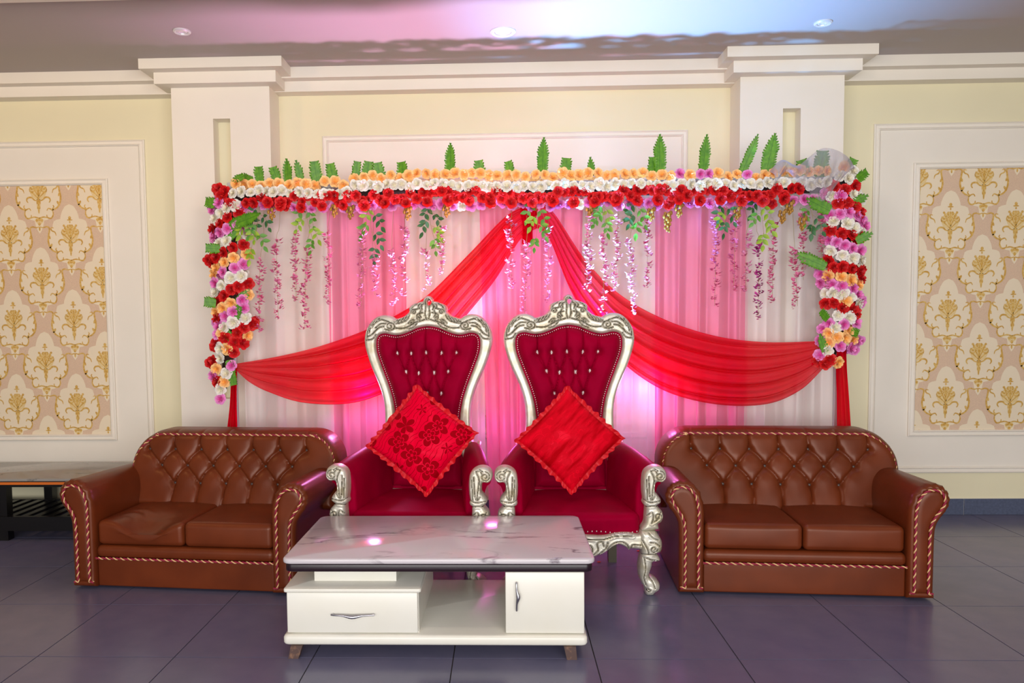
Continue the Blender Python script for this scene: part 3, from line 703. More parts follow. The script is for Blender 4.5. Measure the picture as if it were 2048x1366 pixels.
sf = [(.300,.335),(.296,.45),(.300,.55),(.322,.625),(.360,.662),(.400,.668),(.430,.645),(.441,.61),(.432,.580),(.415,.565),(.400,.52),(.395,.45),(.392,.335)]
sb_ = [(.215,.345),(.215,.50),(.218,.60),(.232,.675),(.258,.712),(.292,.716),(.320,.698),(.332,.66),(.326,.62),(.312,.59),(.305,.55),(.302,.45),(.300,.345)]
A0 = spline(sf, 48, True); A1 = spline(sb_, 48, True); arm_m = {}
for s in (1, -1):
    m = MB(); secs = []
    for t, sh in ((0, .82), (.004, .93), (.02, .985), (.05, 1), (.3, 1), (.6, 1), (.85, 1), (1, 1)):
        q = A0*(1-t)+A1*t; c = q.mean(0); q = c+(q-c)*sh; y = .045+.50*t+(0 if t > .01 else 0)
        secs.append([(s*a, y, b+.012*math.sin(PI*t)) for a, b in q])
    if s > 0: secs = [x[::-1] for x in secs]
    loft(m, secs); arm_m[s] = mesh('armrest', m, M['velvet'], 60)
def seat_def(P, N):
    P = P.copy(); P[..., 2] += .02*np.clip(N[..., 2], 0, 1)*np.clip(1-N[..., 0]**2, 0, 1)*np.clip(1-N[..., 1]**2, 0, 1)
    P[..., 1] -= .025*(1-(P[..., 0]/.35)**2)*np.clip(-N[..., 1], 0, 1)
    k = np.clip(N[..., 1]*.5+.5, 0, 1); P[..., 0] *= (1-.25*k)
    return P
SEAT = mesh('seat', rbox(-.318, .318, .015, .60, .30, .425, .035, 24, seat_def), M['velvet'], 75)
sn = MB()
for x in np.linspace(-.29, .29, 26):
    z = .338+.006*math.sin(abs(x)*22); sn.ball((x, -.0135-.022*(1-(x/.35)**2), z), .0042, 6)
SNAIL = mesh('seat_nailheads', sn, M['nail'], 60)
rl = MB().box(-.024, .024, -.024, .024, 0, .32); RLEG = mesh('leg', rl, M['silver_dark'])
def make_throne(label, loc, rz):
    t = thing('throne_chair', label, 'throne', loc, rz, 'carved silver wedding thrones')
    obj('back_frame', FRAME, None, t); bp = obj('back_pad', PAD, None, t)
    for x, z in BT:
        y = .008-float(padh(np.array([[x, z]]), np.array([.1]))[0])
        obj('crystal_button', CRY, None, bp, (x, .56+y-.003+(z-.45)*BACK_TILT, z))
    tag(obj('nailhead_trim', NAILS, None, bp), kind='stuff')
    st = obj('seat', SEAT, None, t); tag(obj('nailhead_trim', SNAIL, None, st), kind='stuff')
    obj('apron', APRON, None, t)
    for s in (1, -1):
        obj('armrest', arm_m[s], None, t); obj('arm_post', POST[s], None, t, (0, .0, 0)); obj('leg', LEG[s], None, t)
        obj('leg', RLEG, None, t, (s*.245, .545, 0))
    return t
make_throne('silver carved throne with crimson velvet on the right, all of its front leg in view', (.397, 3.845, 0), 0)
make_throne('silver carved throne with crimson velvet on the left, beside the sagging sofa', (-.500, 3.875, 0), math.radians(-4.5))

# ------------------------------------------------------------------ cushions on the thrones
def make_cushion(label, mt, p, size, lean, spin, rz):
    root = thing('throw_cushion', label, 'cushion', p, rz)
    N = 44; t = np.linspace(-1, 1, N); m = MB(); h = size/2
    for sg in (1, -1):
        G = []
        for a in t:
            row = []
            for b in t:
                e = max(0, (1-a*a)*(1-b*b)); th = .075*e**.42
                th += .004*math.sin(a*9+b*4)*e+.003*math.sin(b*13-a*5)*e
                pin = 1-.07*(abs(a)*abs(b))*0-.05*(1-abs(b))*abs(a)*0
                x = h*a*(1-.05*(1-b*b)); z = h*b*(1-.05*(1-a*a)); row.append((x, -sg*th, z))
            G.append(row)
        m.grid(G if sg > 0 else G[::-1])
    rot = Matrix.Rotation(spin, 3, 'Y'); tl = Matrix.Rotation(lean, 3, 'X')
    def tr(v): return tuple(tl @ (rot @ Vector(v)))
    eul = (tl @ rot).to_euler()
    body = obj('cushion_cover', m, mt, root, angle=80, rot=eul)
    r = MB(); G = []; k = 0; L = []
    cs = [(-1,-1),(1,-1),(1,1),(-1,1)]
    for i in range(4):
        a, b = np.array(cs[i]), np.array(cs[(i+1) % 4])
        for u in np.linspace(0, 1, 60, endpoint=False):
            q = a+(b-a)*u; q = q*np.array([1-.05*(1-q[1]**2), 1-.05*(1-q[0]**2)]); L.append(q*h)
    n = len(L); G = [[], [], []]
    for i, q in enumerate(L):
        d = q/np.linalg.norm(q); wv = math.sin(i*1.05)+.5*math.sin(i*.37+1)
        G[0].append((q[0]*.97, 0, q[1]*.97)); G[1].append((q[0]+d[0]*.010, .007*wv, q[1]+d[1]*.010)); rr = .022+.005*math.sin(i*.9)
        G[2].append((q[0]+d[0]*rr, .013*wv-.006, q[1]+d[1]*rr))
    r.grid(G, closev=True); ro = obj('ruffle', r, M['ruffle'], root, angle=80, rot=eul)
    return root
make_cushion('bright red cushion with a dark flower pattern, standing on its corner on the left throne', M['cushion_pink'], (-.452, 4.115, .775), .42, math.radians(-14), math.radians(38), math.radians(-4))
make_cushion('red crushed-velvet ruffled cushion standing on its corner on the right throne', M['cushion_red'], (.366, 4.100, .775), .400, math.radians(-14), math.radians(44), 0)

# ------------------------------------------------------------------ coffee table
tb = thing('coffee_table', 'white coffee table with marble top, one drawer and one door, in front of the thrones', 'coffee table', (-.28, 3.44, 0))
def tl(name, m, mt, parent=tb, **k):
    m.v = [(a+.28 if False else a-(-.28), b-3.44, c) for a, b, c in m.v]; return obj(name, m, mt, parent, **k)
def rrect(x0, x1, y0, y1, r, n=6):
    P = []
    for cx, cy, a0 in ((x1-r, y0+r, -PI/2), (x1-r, y1-r, 0), (x0+r, y1-r, PI/2), (x0+r, y0+r, PI)):
        P += [(cx+r*math.cos(a0+PI/2*i/n), cy+r*math.sin(a0+PI/2*i/n)) for i in range(n+1)]
    return P
def slab(x0, x1, y0, y1, z0, z1, r, e=.004):
    m = MB(); secs = []
    for z, o in ((z0, e), (z0+e*.4, e*.3), (z0+e, 0), (z1-e, 0), (z1-e*.4, e*.3), (z1, e)):
        secs.append([(a, b, z) for a, b in rrect(x0+o, x1-o, y0+o, y1-o, r)])
    return loft(m, secs[::-1], True, True)
tl('table_top', slab(-.945, .383, 3.09, 3.80, .405, .43, .035, .007), M['marble'], angle=50)
tl('table_frame', slab(-.935, .373, 3.10, 3.79, .370, .403, .03, .004), M['espresso'], angle=50)
bs = tl('bottom_board', slab(-.945, .350, 3.085, 3.79, .055, .100, .02, .012), M['cream'], angle=50)
cab = tl('drawer_cabinet', MB().box(-.915, -.365, 3.12, 3.77, .10, .283), M['cream'], angle=None)
tl('ledge', slab(-.940, -.352, 3.09, 3.77, .283, .300, .012, .004), M['cream'], angle=50)
tl('support_block', MB().box(-.83, -.47, 3.19, 3.60, .300, .371), M['cream'], angle=None)
tl('side_panel', MB().box(-.385, -.367, 3.42, 3.77, .10, .371), M['cream'], angle=None)
dr = tl('drawer', slab(-.928, -.368, 3.098, 3.12, .106, .281, .004, .003), M['cream'], angle=50)
dc = tl('door_cabinet', MB().box(.012, .335, 3.125, 3.77, .10, .371), M['cream'], angle=None)
dp = tl('door', slab(.005, .338, 3.103, 3.124, .104, .368, .004, .003), M['cream'], angle=50)
def handle(vert, c, L, parent):
    m = MB(); P = []; R_ = []
    for t in np.linspace(-1, 1, 25):
        bow = math.exp(-(t/.33)**2); o = -.014-.008*(1-abs(t)**4); 
        P.append((t*L/2, o, -.007*bow)); R_.append(.0042+.0050*bow)
    m.tube(P, R_, 8)
    for s in (-1, 1): m.tube([(s*L*.46, .0, 0), (s*L*.46, -.016, 0)], .004, 8)
    if vert: m.v = [(-c_, b, a) for a, b, c_ in m.v]
    m.v = [(a+c[0], b+c[1], d+c[2]) for a, b, d in m.v]
    tag(tl('handle', m, M['chrome'], parent, angle=60), label='chrome bow handle')
handle(False, (-.643, 3.099, .190), .185, dr); handle(True, (.052, 3.104, .268), .122, dp)
for x, y, s in ((-.885, 3.10, -1), (.275, 3.10, 1), (-.885, 3.74, -1), (.275, 3.74, 1)):
    m = MB(); m.add([(x-.025, y-.02, .056), (x+.025, y-.02, .056), (x+.025, y+.02, .056), (x-.025, y+.02, .056), (x-.025+s*.012, y-.02, 0), (x+.018+s*.012, y-.02, 0), (x+.018+s*.012, y+.02, 0), (x-.025+s*.012, y+.02, 0)], [(0,1,2,3)[::-1],(4,5,6,7),(0,4,5,1)[::-1],(1,5,6,2)[::-1],(2,6,7,3)[::-1],(3,7,4,0)[::-1]])
    tl('foot', m, M['foot'], angle=None)

# ------------------------------------------------------------------ black slatted console at the left
cn = thing('console_table', 'low black table with grey stone top and orange stripe behind the left sofa', 'low table', (-3.2, 5.08, 0))
def cl(name, m, mt, **k): m.v = [(a+3.2, b-5.08, c) for a, b, c in m.v]; return obj(name, m, mt, cn, **k)
cl('table_top', slab(-4.0, -2.46, 4.80, 5.39, .402, .420, .01, .003), M['greystone'], angle=50)
cl('apron', MB().box(-3.98, -2.48, 4.812, 5.38, .362, .401), M['black'], angle=None)
cl('stripe', MB().box(-3.98, -2.48, 4.806, 4.812, .379, .396), M['orange'], angle=None)
for x in (-3.95, -3.335, -2.52):
    for y in (4.83, 5.33): cl('leg', MB().box(x-.03, x+.03, y-.015, y+.045, 0, .362), M['black'], angle=None)
cl('shelf_rail', MB().box(-3.98, -2.49, 4.80, 4.83, .07, .165), M['black'], angle=None)
cl('shelf_rail', MB().box(-3.98, -2.49, 5.30, 5.33, .07, .165), M['black'], angle=None)
for x in np.arange(-3.93, -2.5, .088): cl('slat', MB().box(x, x+.045, 4.832, 5.30, .148, .163), M['black'], angle=None)

# ------------------------------------------------------------------ backdrop frame, curtains, swags
YC = 4.95
fx0, fx1 = W(472, 800, YC)[0], W(1671, 800, YC)[0]
bf = thing('backdrop_stand', 'white steel pipe stand carrying the curtains and garlands', 'backdrop stand', ((fx0+fx1)/2, YC, 0))
mx = (fx0+fx1)/2
for x in (fx0, fx1):
    obj('pole', MB().box(-.014, .014, -.014, .014, 0, 2.36), M['pole'], bf, (x-mx, 0, 0), bevel=.003)
    obj('base_plate', MB().box(-.20, .20, -.15, .15, 0, .008), M['pole'], bf, (x-mx, 0, 0.001))
obj('crossbar', MB().tube([(fx0-mx, 0, 2.325), (fx1-mx, 0, 2.325)], .016, 12), M['pole'], bf)
def curtain(px0, px1, mt, label, seed, amp=.012, flare=0.):
    a, b = W(px0, 600, YC)[0], W(px1, 600, YC)[0]; r = np.random.RandomState(seed)
    nx = int((b-a)/.006); nz = 26; X = np.linspace(0, 1, nx); Z = np.linspace(2.33, .02, nz)
    fk = .62 if mt is M['sheer_white'] else 1.; fr_ = [(r.uniform(5, 8)*(b-a)/.5*fk, r.uniform(0, 6.3), 1.2), (r.uniform(10, 15)*(b-a)/.5*fk, r.uniform(0, 6.3), .5), (r.uniform(18, 25)*(b-a)/.5*fk, r.uniform(0, 6.3), .16)]
    G = []
    for z in Z:
        t = (2.33-z)/2.3; row = []
        y = sum(w_*np.sin(f_*X*2*PI*.5+p_+.5*math.sin(t*2+k)) for k, (f_, p_, w_) in enumerate(fr_))
        dx = .008*np.sin(X*31+seed+t*1.7)+.006*np.sin(X*57+t*2)
        y = y*amp*(.55+.45*t); xx = a+(b-a)*X+dx*(.4+t)*fk+flare*(X-.5)*t
        G.append(np.stack([xx-(a+b)/2, y, np.full(nx, z)], 1))
    m = MB(); m.grid(G); return tag(obj('curtain', m, mt, None, ((a+b)/2, YC+.03, 0), angle=80), label, 'curtain', 'sheer backdrop curtains')
curtain(480, 660, M['sheer_white'], 'sheer white curtain at the far left of the backdrop, beside the left garland', 1)
curtain(652, 818, M['sheer_pink'], 'sheer pink curtain panel left of the left throne', 2)
curtain(812, 968, M['sheer_white'], 'sheer white curtain panel behind the left throne', 3)
curtain(960, 1168, M['sheer_pink'], 'sheer pink curtain panel in the middle, where the two swags meet', 4, flare=-.1)
curtain(1160, 1312, M['sheer_white'], 'sheer white curtain panel behind the right throne', 5)
curtain(1304, 1498, M['sheer_pink'], 'sheer pink curtain panel right of the right throne', 6)
curtain(1492, 1668, M['sheer_white'], 'sheer white curtain at the far right of the backdrop, beside the right garland', 8)
def swag(up, lo, label, seed, Y=4.86, folds=5):
    r = np.random.RandomState(seed); U = spline([W(x, y, Y) for x, y in up], 90); Lw = spline([W(x, y, Y) for x, y in lo], 90)
    nv = 110; V = np.linspace(0, 1, nv); ph = r.uniform(0, 6, 4); G = []
    for i in range(90):
        s = i/89; env = math.sin(PI*min(1, max(0, s)))**.6
        wv = np.sin(V*2*PI*folds+ph[0]+.6*math.sin(s*4))+.5*np.sin(V*2*PI*folds*1.9+ph[1]+s*2)+.08*np.sin(V*2*PI*folds*3.3+ph[2])
        Vd = V+.022*np.sin(V*2*PI*folds+ph[3]+s)*env; Vd = (Vd-Vd[0])/(Vd[-1]-Vd[0])
        P = U[i][None]*(1-Vd[:, None])+Lw[i][None]*Vd[:, None]
        P[:, 1] = Y-.05*env*np.sin(V*PI)-.028*wv*(.2+.8*env)*min(1, np.linalg.norm(U[i]-Lw[i])/.42); G.append(P)
    c = np.array(G).reshape(-1, 3).mean(0); c[2] = 0; m = MB(); m.grid(np.array(G)-c)
    o = tag(obj('swag', m, M['chiffon_red'], None, tuple(c), angle=80), label, 'swag')
    return o
swag([(1062,408),(1012,432),(940,505),(860,585),(800,625),(730,660),(640,692),(560,712),(474,727)],
     [(1078,455),(1040,480),(990,560),(925,640),(860,720),(790,775),(705,806),(610,806),(540,785),(500,765),(474,742)], 'red chiffon swag falling to the left pole behind the left throne', 3)
swag([(1085,405),(1112,432),(1170,520),(1240,590),(1330,640),(1430,672),(1530,684),(1640,682)],
     [(1070,455),(1098,478),(1140,580),(1190,660),(1250,730),(1330,782),(1430,808),(1530,808),(1600,780),(1648,735)], 'red chiffon swag falling to the right pole behind the right throne', 5)
def tail(pts, label, Y=4.87, seed=1):   # pts: (left x, right x, y)
    G = []; n = 26
    P = [(W(a, y, Y), W(b, y, Y)) for a, b, y in pts]; A = spline([p[0] for p in P], 24); B = spline([p[1] for p in P], 24)
    for i in range(24):
        row = []
        for j in range(n):
            t = j/(n-1); q = A[i]*(1-t)+B[i]*t; q[1] = Y-.012*math.sin(t*2*PI*2.2+seed)-.006*math.sin(t*23+i*.1); row.append(q)
        G.append(row)
    G = np.array(G); c = G.reshape(-1, 3).mean(0); c[2] = G[..., 2].min(); m = MB(); m.grid(G-c); 
    o = obj('scarf', m, M['chiffon_red'], None, tuple(c), angle=80); md = o.modifiers.new('s', 'SOLIDIFY'); md.thickness = .004
    return tag(o, label, 'scarf')
tail([(462,474,735),(463,473,780),(456,475,855),(440,478,950),(425,480,1060),(418,484,1118)], 'red cloth tail hanging down the left pole')
tail([(1674,1692,700),(1672,1694,740),(1673,1699,800),(1673,1706,900),(1672,1712,1000),(1670,1716,1060),(1668,1720,1114)], 'red cloth tail hanging down the right pole', seed=2)
tail([(1040,1080,395),(1042,1074,430),(1046,1066,450),(1045,1066,488)], 'short red cloth end hanging where the two swags meet', Y=4.84, seed=3)
# grey tulle over the right end of the top garland
def tulle():
    top = [(1535,345),(1560,322),(1590,333),(1612,318),(1640,299),(1670,303),(1695,320),(1705,340)]
    bot = [(1545,372),(1568,345),(1588,362),(1605,376),(1628,398),(1645,402),(1668,372),(1685,345)]
    A = spline([W(x, y, 4.80) for x, y in top], 60); B = spline([W(x, y, 4.74) for x, y in bot], 60); G = []
    for i in range(60):
        row = []
        for j in range(20):
            t = j/19; q = A[i]*(1-t)+B[i]*t; q[1] += -.05*math.sin(t*PI)-.012*math.sin(i*.8+t*5)*math.sin(t*PI)-.03; row.append(q)
        G.append(row)
    G = np.array(G); c = G.reshape(-1, 3).mean(0); m = MB(); m.grid(G-c)
    tag(obj('tulle_scarf', m, M['tulle'], None, tuple(c), angle=80), 'thin grey tulle scarf crumpled over the right end of the top garland', 'scarf')
tulle()

# ------------------------------------------------------------------ flowers
def rose_mesh(name, mt, seed, R_=.037):
    r = np.random.RandomState(seed); m = MB()
    for ring, (k, rad, cup, wdt) in enumerate(((6, 1., .40, 1.5), (6, .84, .62, 1.3), (5, .64, .85, 1.2), (4, .45, 1.05, 1.1), (3, .26, 1.5, 1.0))):
        for i in range(k):
            a0 = 2*PI*i/k+ring*.5+r.uniform(-.15, .15); L = R_*rad*r.uniform(.92, 1.08); G = []
            for u in np.linspace(0, 1, 5):
                row = []
                for v in np.linspace(-1, 1, 5):
                    wd = wdt*math.sin(PI*min(1, .12+u*.72))*.62; ang = a0+v*wd
                    rr = L*u*(1-.10*v*v*u)+.001; yy = -(L*cup*u**1.7*.85)+(.010*u*u if ring < 2 else 0)-ring*.0015
                    yy += .0022*math.sin(v*5+i)*u
                    row.append((rr*math.cos(ang), yy, rr*math.sin(ang)))
                G.append(row)
            m.grid(G)
    return mesh(name, m, mt, 80)
ROSE = {k: [rose_mesh('rose', M['rose_'+k], s+10*i) for s in range(2)] for i, k in enumerate(('yellow', 'white', 'red', 'pink'))}
def put_rose(parent, base, u, v, col, Y, tilt=.35, sc=None):
    p = W(u, v, Y)-base; s = (sc or random.uniform(.9, 1.12))
    o = bpy.data.objects.new('rose', ROSE[col][random.randint(0, 1)]); C.objects.link(o); o.parent = parent
    o.location = tuple(p); o.rotation_euler = (random.uniform(-tilt, tilt), random.uniform(-PI, PI), random.uniform(-tilt, tilt)); o.scale = (s, s, s)
    # spin about its own axis first, then tilt
    R1 = Matrix.Rotation(random.uniform(0, 6.28), 3, 'Y'); R2 = Matrix.Rotation(random.uniform(-tilt, tilt), 3, 'X') @ Matrix.Rotation(random.uniform(-tilt, tilt), 3, 'Z')
    o.rotation_euler = (R2 @ R1).to_euler(); return o
def fern_mesh(L, Wd, trunc, seed, bend=.15):
    r = np.random.RandomState(seed); m = MB(); n = max(6, int(L/.0155)); Lf = L*(1.55 if trunc else 1.0)
    def ax(t): return np.array([.12*bend*L*math.sin(t*2), -bend*L*t*t*.6, L*t])
    for i in range(n):
        t = (i+.5)/n; tt = t*L/Lf; wd = Wd*.5*(math.sin(PI*min(1, .30+.70*tt))**.8 if True else 1)
        if not trunc: wd = Wd*.5*min(1, (1-t)*2.6)**.75*(.75+.25*min(1, t*5))
        c = ax(t); c1 = ax(min(1, t+.55/n)); c0 = ax(max(0, t-.5/n))
        for s in (-1, 1):
            w2 = wd*r.uniform(.88, 1.06); tip = c+np.array([s*w2, -.003*r.uniform(0, 1)-.004, L/n*.30])
            a = c0; b = c1; h_ = np.array([0, 0, L/n*.5]); mid1 = tip-h_*.86-np.array([s*w2*.10, 0, 0]); mid2 = tip+h_*.62-np.array([s*w2*.08, .002, 0]); n1 = a+np.array([s*w2*.66, 0, .0]); n2 = b+np.array([s*w2*.66, 0, 0])
            f = [(0, 1, 2, 3, 4, 5, 6)] if s > 0 else [(6, 5, 4, 3, 2, 1, 0)]
            m.add([a, n1, mid1, tip, mid2, n2, b], f, 0)
    m.tube([ax(t) for t in np.linspace(0, 1, 8)], .0013, 5, 1)
    return m
def put_fern(parent, base, u0, v0, u1, v1, wpx, trunc, Y, seed):
    p0, p1 = W(u0, v0, Y), W(u1, v1, Y); d = p1-p0; L = np.linalg.norm(d); ang = math.atan2(d[0], d[2])
    me = mesh('fern_leaf', fern_mesh(L, wpx*Y/FPX, trunc, seed, random.uniform(-.1, .25)), [M['fern'], M['fern_rib']])
    o = bpy.data.objects.new('fern_leaf', me); C.objects.link(o); o.parent = parent; o.location = tuple(p0-base); o.rotation_euler = (0, ang, random.uniform(-.3, .3)); return o
YG = 4.86
# top garland
b0 = np.array([W(1060, 385, YG)[0], YG, 2.2]); gt = thing('flower_garland', 'long horizontal garland of peach, white, red and pink roses along the top bar', 'garland', tuple(b0))
obj('core', MB().tube([tuple(W(x, y, 4.91)-b0) for x, y in ((452,392),(600,392),(800,384),(1000,382),(1200,382),(1400,378),(1600,376),(1700,376))], .034, 10), M['twig'], gt)
def rowy(x, pts): return np.interp(x, [p[0] for p in pts], [p[1] for p in pts])
RW = {'yellow': ([(465,368),(690,367),(705,357),(880,350),(1100,352),(1300,350),(1500,352),(1560,345),(1640,338)], 19, 4.84, 472, 1665),
      'white': ([(465,384),(690,386),(705,373),(900,371),(1100,373),(1300,369),(1500,369),(1660,366)], 17, 4.80, 466, 1668),
      'red': ([(485,402),(690,400),(900,390),(1100,392),(1300,388),(1500,388),(1640,384)], 14, 4.79, 492, 1608),
      'pink': ([(480,414),(700,414),(900,408),(1100,410),(1300,406),(1500,404),(1650,400)], 21, 4.83, 486, 1660)}
for col, (pts, stp, Y, xa, xb) in RW.items():
    x = xa
    while x < xb:
        jig = {'red': random.choice((-8, 4)), 'white': random.uniform(-4, 4)}.get(col, random.uniform(-5, 5))
        c = col
        if col == 'yellow' and any(abs(x-q) < 10 for q in (1369, 1409, 1496)): c = 'pink'; jig = -3
        if col == 'pink' and any(abs(x-q) < 11 for q in (560, 930, 1160, 1345, 1540, 1560)): c = random.choice(('white', 'red'))
        put_rose(gt, b0, x, rowy(x, pts)+jig, c, Y+random.uniform(-.02, .02), .55 if col == 'pink' else .4)
        x += stp*random.uniform(.82, 1.12)
for x in range(560, 1580, 42):
    put_rose(gt, b0, x, rowy(x, RW['red'][0])+12+random.uniform(-3, 3), 'red', 4.775)
FT = [(901,345,901,285,24,0),(1084,345,1088,274,26,0),(1319,345,1320,268,28,0),(1405,345,1408,271,24,0),(1482,345,1511,271,20,0),(1532,342,1550,267,30,0),(576,362,575,318,22,0),(602,360,592,322,18,0),(1184,348,1180,314,16,0),
      (520,360,517,333,22,1),(556,362,546,334,22,1),(634,360,627,324,26,1),(670,364,660,327,24,1),(710,360,714,323,20,1),(732,362,737,323,24,1),(762,362,754,326,26,1),(808,362,803,323,26,1),(961,350,957,321,24,1),(1024,352,1016,322,22,1),(1129,348,1134,317,26,1),(1304,348,1303,315,22,1),(505,358,480,352,20,1),(1610,346,1602,320,26,1),(1640,350,1645,302,30,1),(1690,346,1705,318,22,1)]
for k, (a, b, c, d, wv, tr) in enumerate(FT): put_fern(gt, b0, a, b+4, c, d, wv, tr, 4.86, k)
# side garlands
GLF = [('red',[(437,378),(443,391),(449,384)]),('pink',[(438,406),(424,420)]),('red',[(460,407)]),('white',[(453,416),(473,412),(442,426),(430,437)]),('red',[(478,426),(455,434),(440,447),(425,459)]),('pink',[(475,450),(455,457),(440,465),(428,473),(488,456)]),('white',[(438,488),(453,482),(492,468)]),('red',[(487,490),(465,495),(447,505),(432,515),(424,528)]),('yellow',[(494,508),(467,516),(449,525),(433,537),(428,548)]),('pink',[(487,529),(470,536),(446,544)]),('white',[(482,552),(461,556),(443,572),(432,584)]),('pink',[(431,567)]),('red',[(495,567),(477,573),(462,579),(448,592),(436,603)]),('yellow',[(497,590),(462,607),(445,617),(432,624)]),('pink',[(484,600),(488,616),(467,624),(450,632)]),('red',[(434,636)]),('white',[(466,645),(448,655),(490,636)]),('red',[(505,648),(487,655),(474,666)]),('pink',[(437,652),(436,668)]),('yellow',[(495,671),(444,667)]),('red',[(470,685),(486,686),(450,677),(431,688)]),('white',[(441,697)]),('yellow',[(454,698)]),('red',[(467,705)]),('white',[(441,716)]),('red',[(427,721)]),('pink',[(463,731)]),('yellow',[(433,738)]),('white',[(453,747)]),('red',[(434,763)]),('yellow',[(449,764)]),('pink',[(427,752)]),('white',[(441,779)]),('pink',[(441,798)])]
GRT = [('yellow',[(1688,335)]),('white',[(1680,352),(1697,357),(1707,343)]),('red',[(1668,374),(1690,379),(1710,372)]),('white',[(1665,392),(1706,389),(1721,397)]),('pink',[(1652,388),(1682,391)]),('red',[(1677,406),(1694,406),(1709,413),(1721,425)]),('pink',[(1660,431),(1679,428),(1698,424),(1713,431),(1722,441),(1729,452)]),('white',[(1667,442),(1695,447),(1709,456),(1722,466)]),('red',[(1661,461),(1684,468),(1703,469),(1719,474)]),('pink',[(1657,480),(1673,484),(1689,491),(1705,497),(1720,502)]),('white',[(1660,503),(1684,511),(1706,517),(1722,521)]),('red',[(1656,522),(1668,535),(1685,535),(1704,538),(1720,543),(1722,556)]),('yellow',[(1656,552),(1683,554),(1702,561),(1717,570)]),('pink',[(1640,548),(1641,566),(1664,569),(1684,572),(1706,577),(1716,590),(1723,604)]),('white',[(1651,588),(1667,586),(1685,588),(1701,595),(1716,607)]),('red',[(1652,607),(1668,606),(1686,616),(1706,619),(1712,626)]),('yellow',[(1691,602)]),('white',[(1676,631),(1699,636)]),('pink',[(1658,647),(1645,658),(1688,649),(1711,645)]),('white',[(1671,655)]),('yellow',[(1657,667),(1673,675),(1697,663),(1706,680),(1657,685),(1690,676)]),('pink',[(1640,682),(1680,692),(1702,696),(1714,682)]),('white',[(1655,702)]),('pink',[(1640,710)]),('red',[(1636,724),(1650,728),(1660,720)]),('yellow',[(1676,725)])]
for spec, core, lb, fern in ((GLF, [(448,385),(462,450),(464,520),(466,600),(458,680),(455,740),(447,785)], 'vertical garland of mixed roses wound down the left pole', [(455,452,531,428,26,0),(430,407,408,402,24,1),(440,498,413,497,22,1),(432,606,410,604,24,1),(470,612,497,578,20,0),(455,480,478,460,16,1),(470,640,480,612,18,1),(452,660,470,688,18,0),(458,720,470,770,20,1),(488,352,462,362,16,0)]),
                             (GRT, [(1690,345),(1692,420),(1690,500),(1690,580),(1685,640),(1665,715)], 'vertical garland of mixed roses wound down the right pole', [(1652,534,1590,505,26,0),(1712,482,1742,466,20,0),(1660,422,1612,398,28,0),(1705,405,1735,390,18,0),(1715,358,1736,342,22,1),(1655,640,1638,622,20,1),(1702,662,1720,668,20,1),(1650,705,1640,668,18,0)])):
    Bp = W(core[-1][0], core[-1][1], YG); g = thing('flower_garland', lb, 'garland', tuple(Bp))
    obj('core', MB().tube([tuple(W(x, y, 4.92)-Bp) for x, y in core], [.035]*(len(core)-1)+[.012], 10), M['twig'], g)
    xs = [c[1] for c in core]; cxs = [c[0] for c in core]
    for col, ps in spec:
        for (x, y) in ps:
            cx = np.interp(y, xs, cxs); off = min(1, abs(x-cx)/45)
            o = put_rose(g, Bp, x, y, col, 4.80+.07*off*off, .3, random.uniform(1.02, 1.22))
            tw = (x-cx)/45*.8; o.rotation_euler = (Matrix.Rotation(tw, 3, 'Z') @ o.rotation_euler.to_matrix()).to_euler()
            # a second rose behind keeps the garland full
            if random.random() < .55: put_rose(g, Bp, x+random.uniform(-6, 6), y+random.uniform(-8, 8), col, 4.90, .5)
    for k, (a, b, c, d, wv, tr) in enumerate(fern): put_fern(g, Bp, a, b, c, d, wv, tr, 4.80, 60+k)
# ------------------------------------------------------------------ hanging wisteria, sprigs, hops
def blossom_mesh(mt, seed):
    r = np.random.RandomState(seed); m = MB()
    for i in range(9):
        a = r.uniform(0, 2*PI); z = r.uniform(-.016, .016); L = r.uniform(.017, .027); e = r.uniform(-.5, .6); w_ = L*.40
        d = np.array([math.cos(a), math.sin(a)*.8, e]); d /= np.linalg.norm(d); sd = np.cross(d, [0, 0, 1]); sd /= np.linalg.norm(sd)+1e-6
        c = np.array([0, 0, z]); cu = np.array([0, 0, .004])
        m.add([c, c+d*L*.5+sd*w_+cu*0, c+d*L+cu, c+d*L*.5-sd*w_+cu*0, c+d*L*.55-cu*.8], [(0, 1, 4), (1, 2, 4), (2, 3, 4), (3, 0, 4)])
    return mesh('blossom', m, mt, 60)
BL = {k: [blossom_mesh(M[k], s) for s in range(4)] for k in ('wist', 'wist_deep', 'wist_pale')}
WS = [(520,526,658,'wist'),(553,485,632,'wist'),(592,452,600,'wist'),(613,500,658,'wist'),(656,470,610,'wist'),(725,470,612,'wist_pale'),(745,505,590,'wist_pale'),(784,490,612,'wist_pale'),(810,455,590,'wist_pale'),(852,498,578,'wist_pale'),(880,455,545,'wist_pale'),(1022,445,582,'wist_pale'),(1053,492,632,'wist_pale'),(1097,460,602,'wist_pale'),(1174,490,582,'wist_pale'),(1180,430,500,'wist_pale'),(1208,475,625,'wist'),(1236,440,580,'wist'),(1261,480,628,'wist_pale'),(1295,432,575,'wist'),(1433,435,612,'wist'),(1471,435,580,'wist'),(1493,470,580,'wist_pale'),(1518,488,632,'wist_deep'),(1547,450,600,'wist'),(1590,505,612,'wist'),(1606,425,560,'wist'),(1640,430,520,'wist'),(1655,545,590,'wist')]
names = []
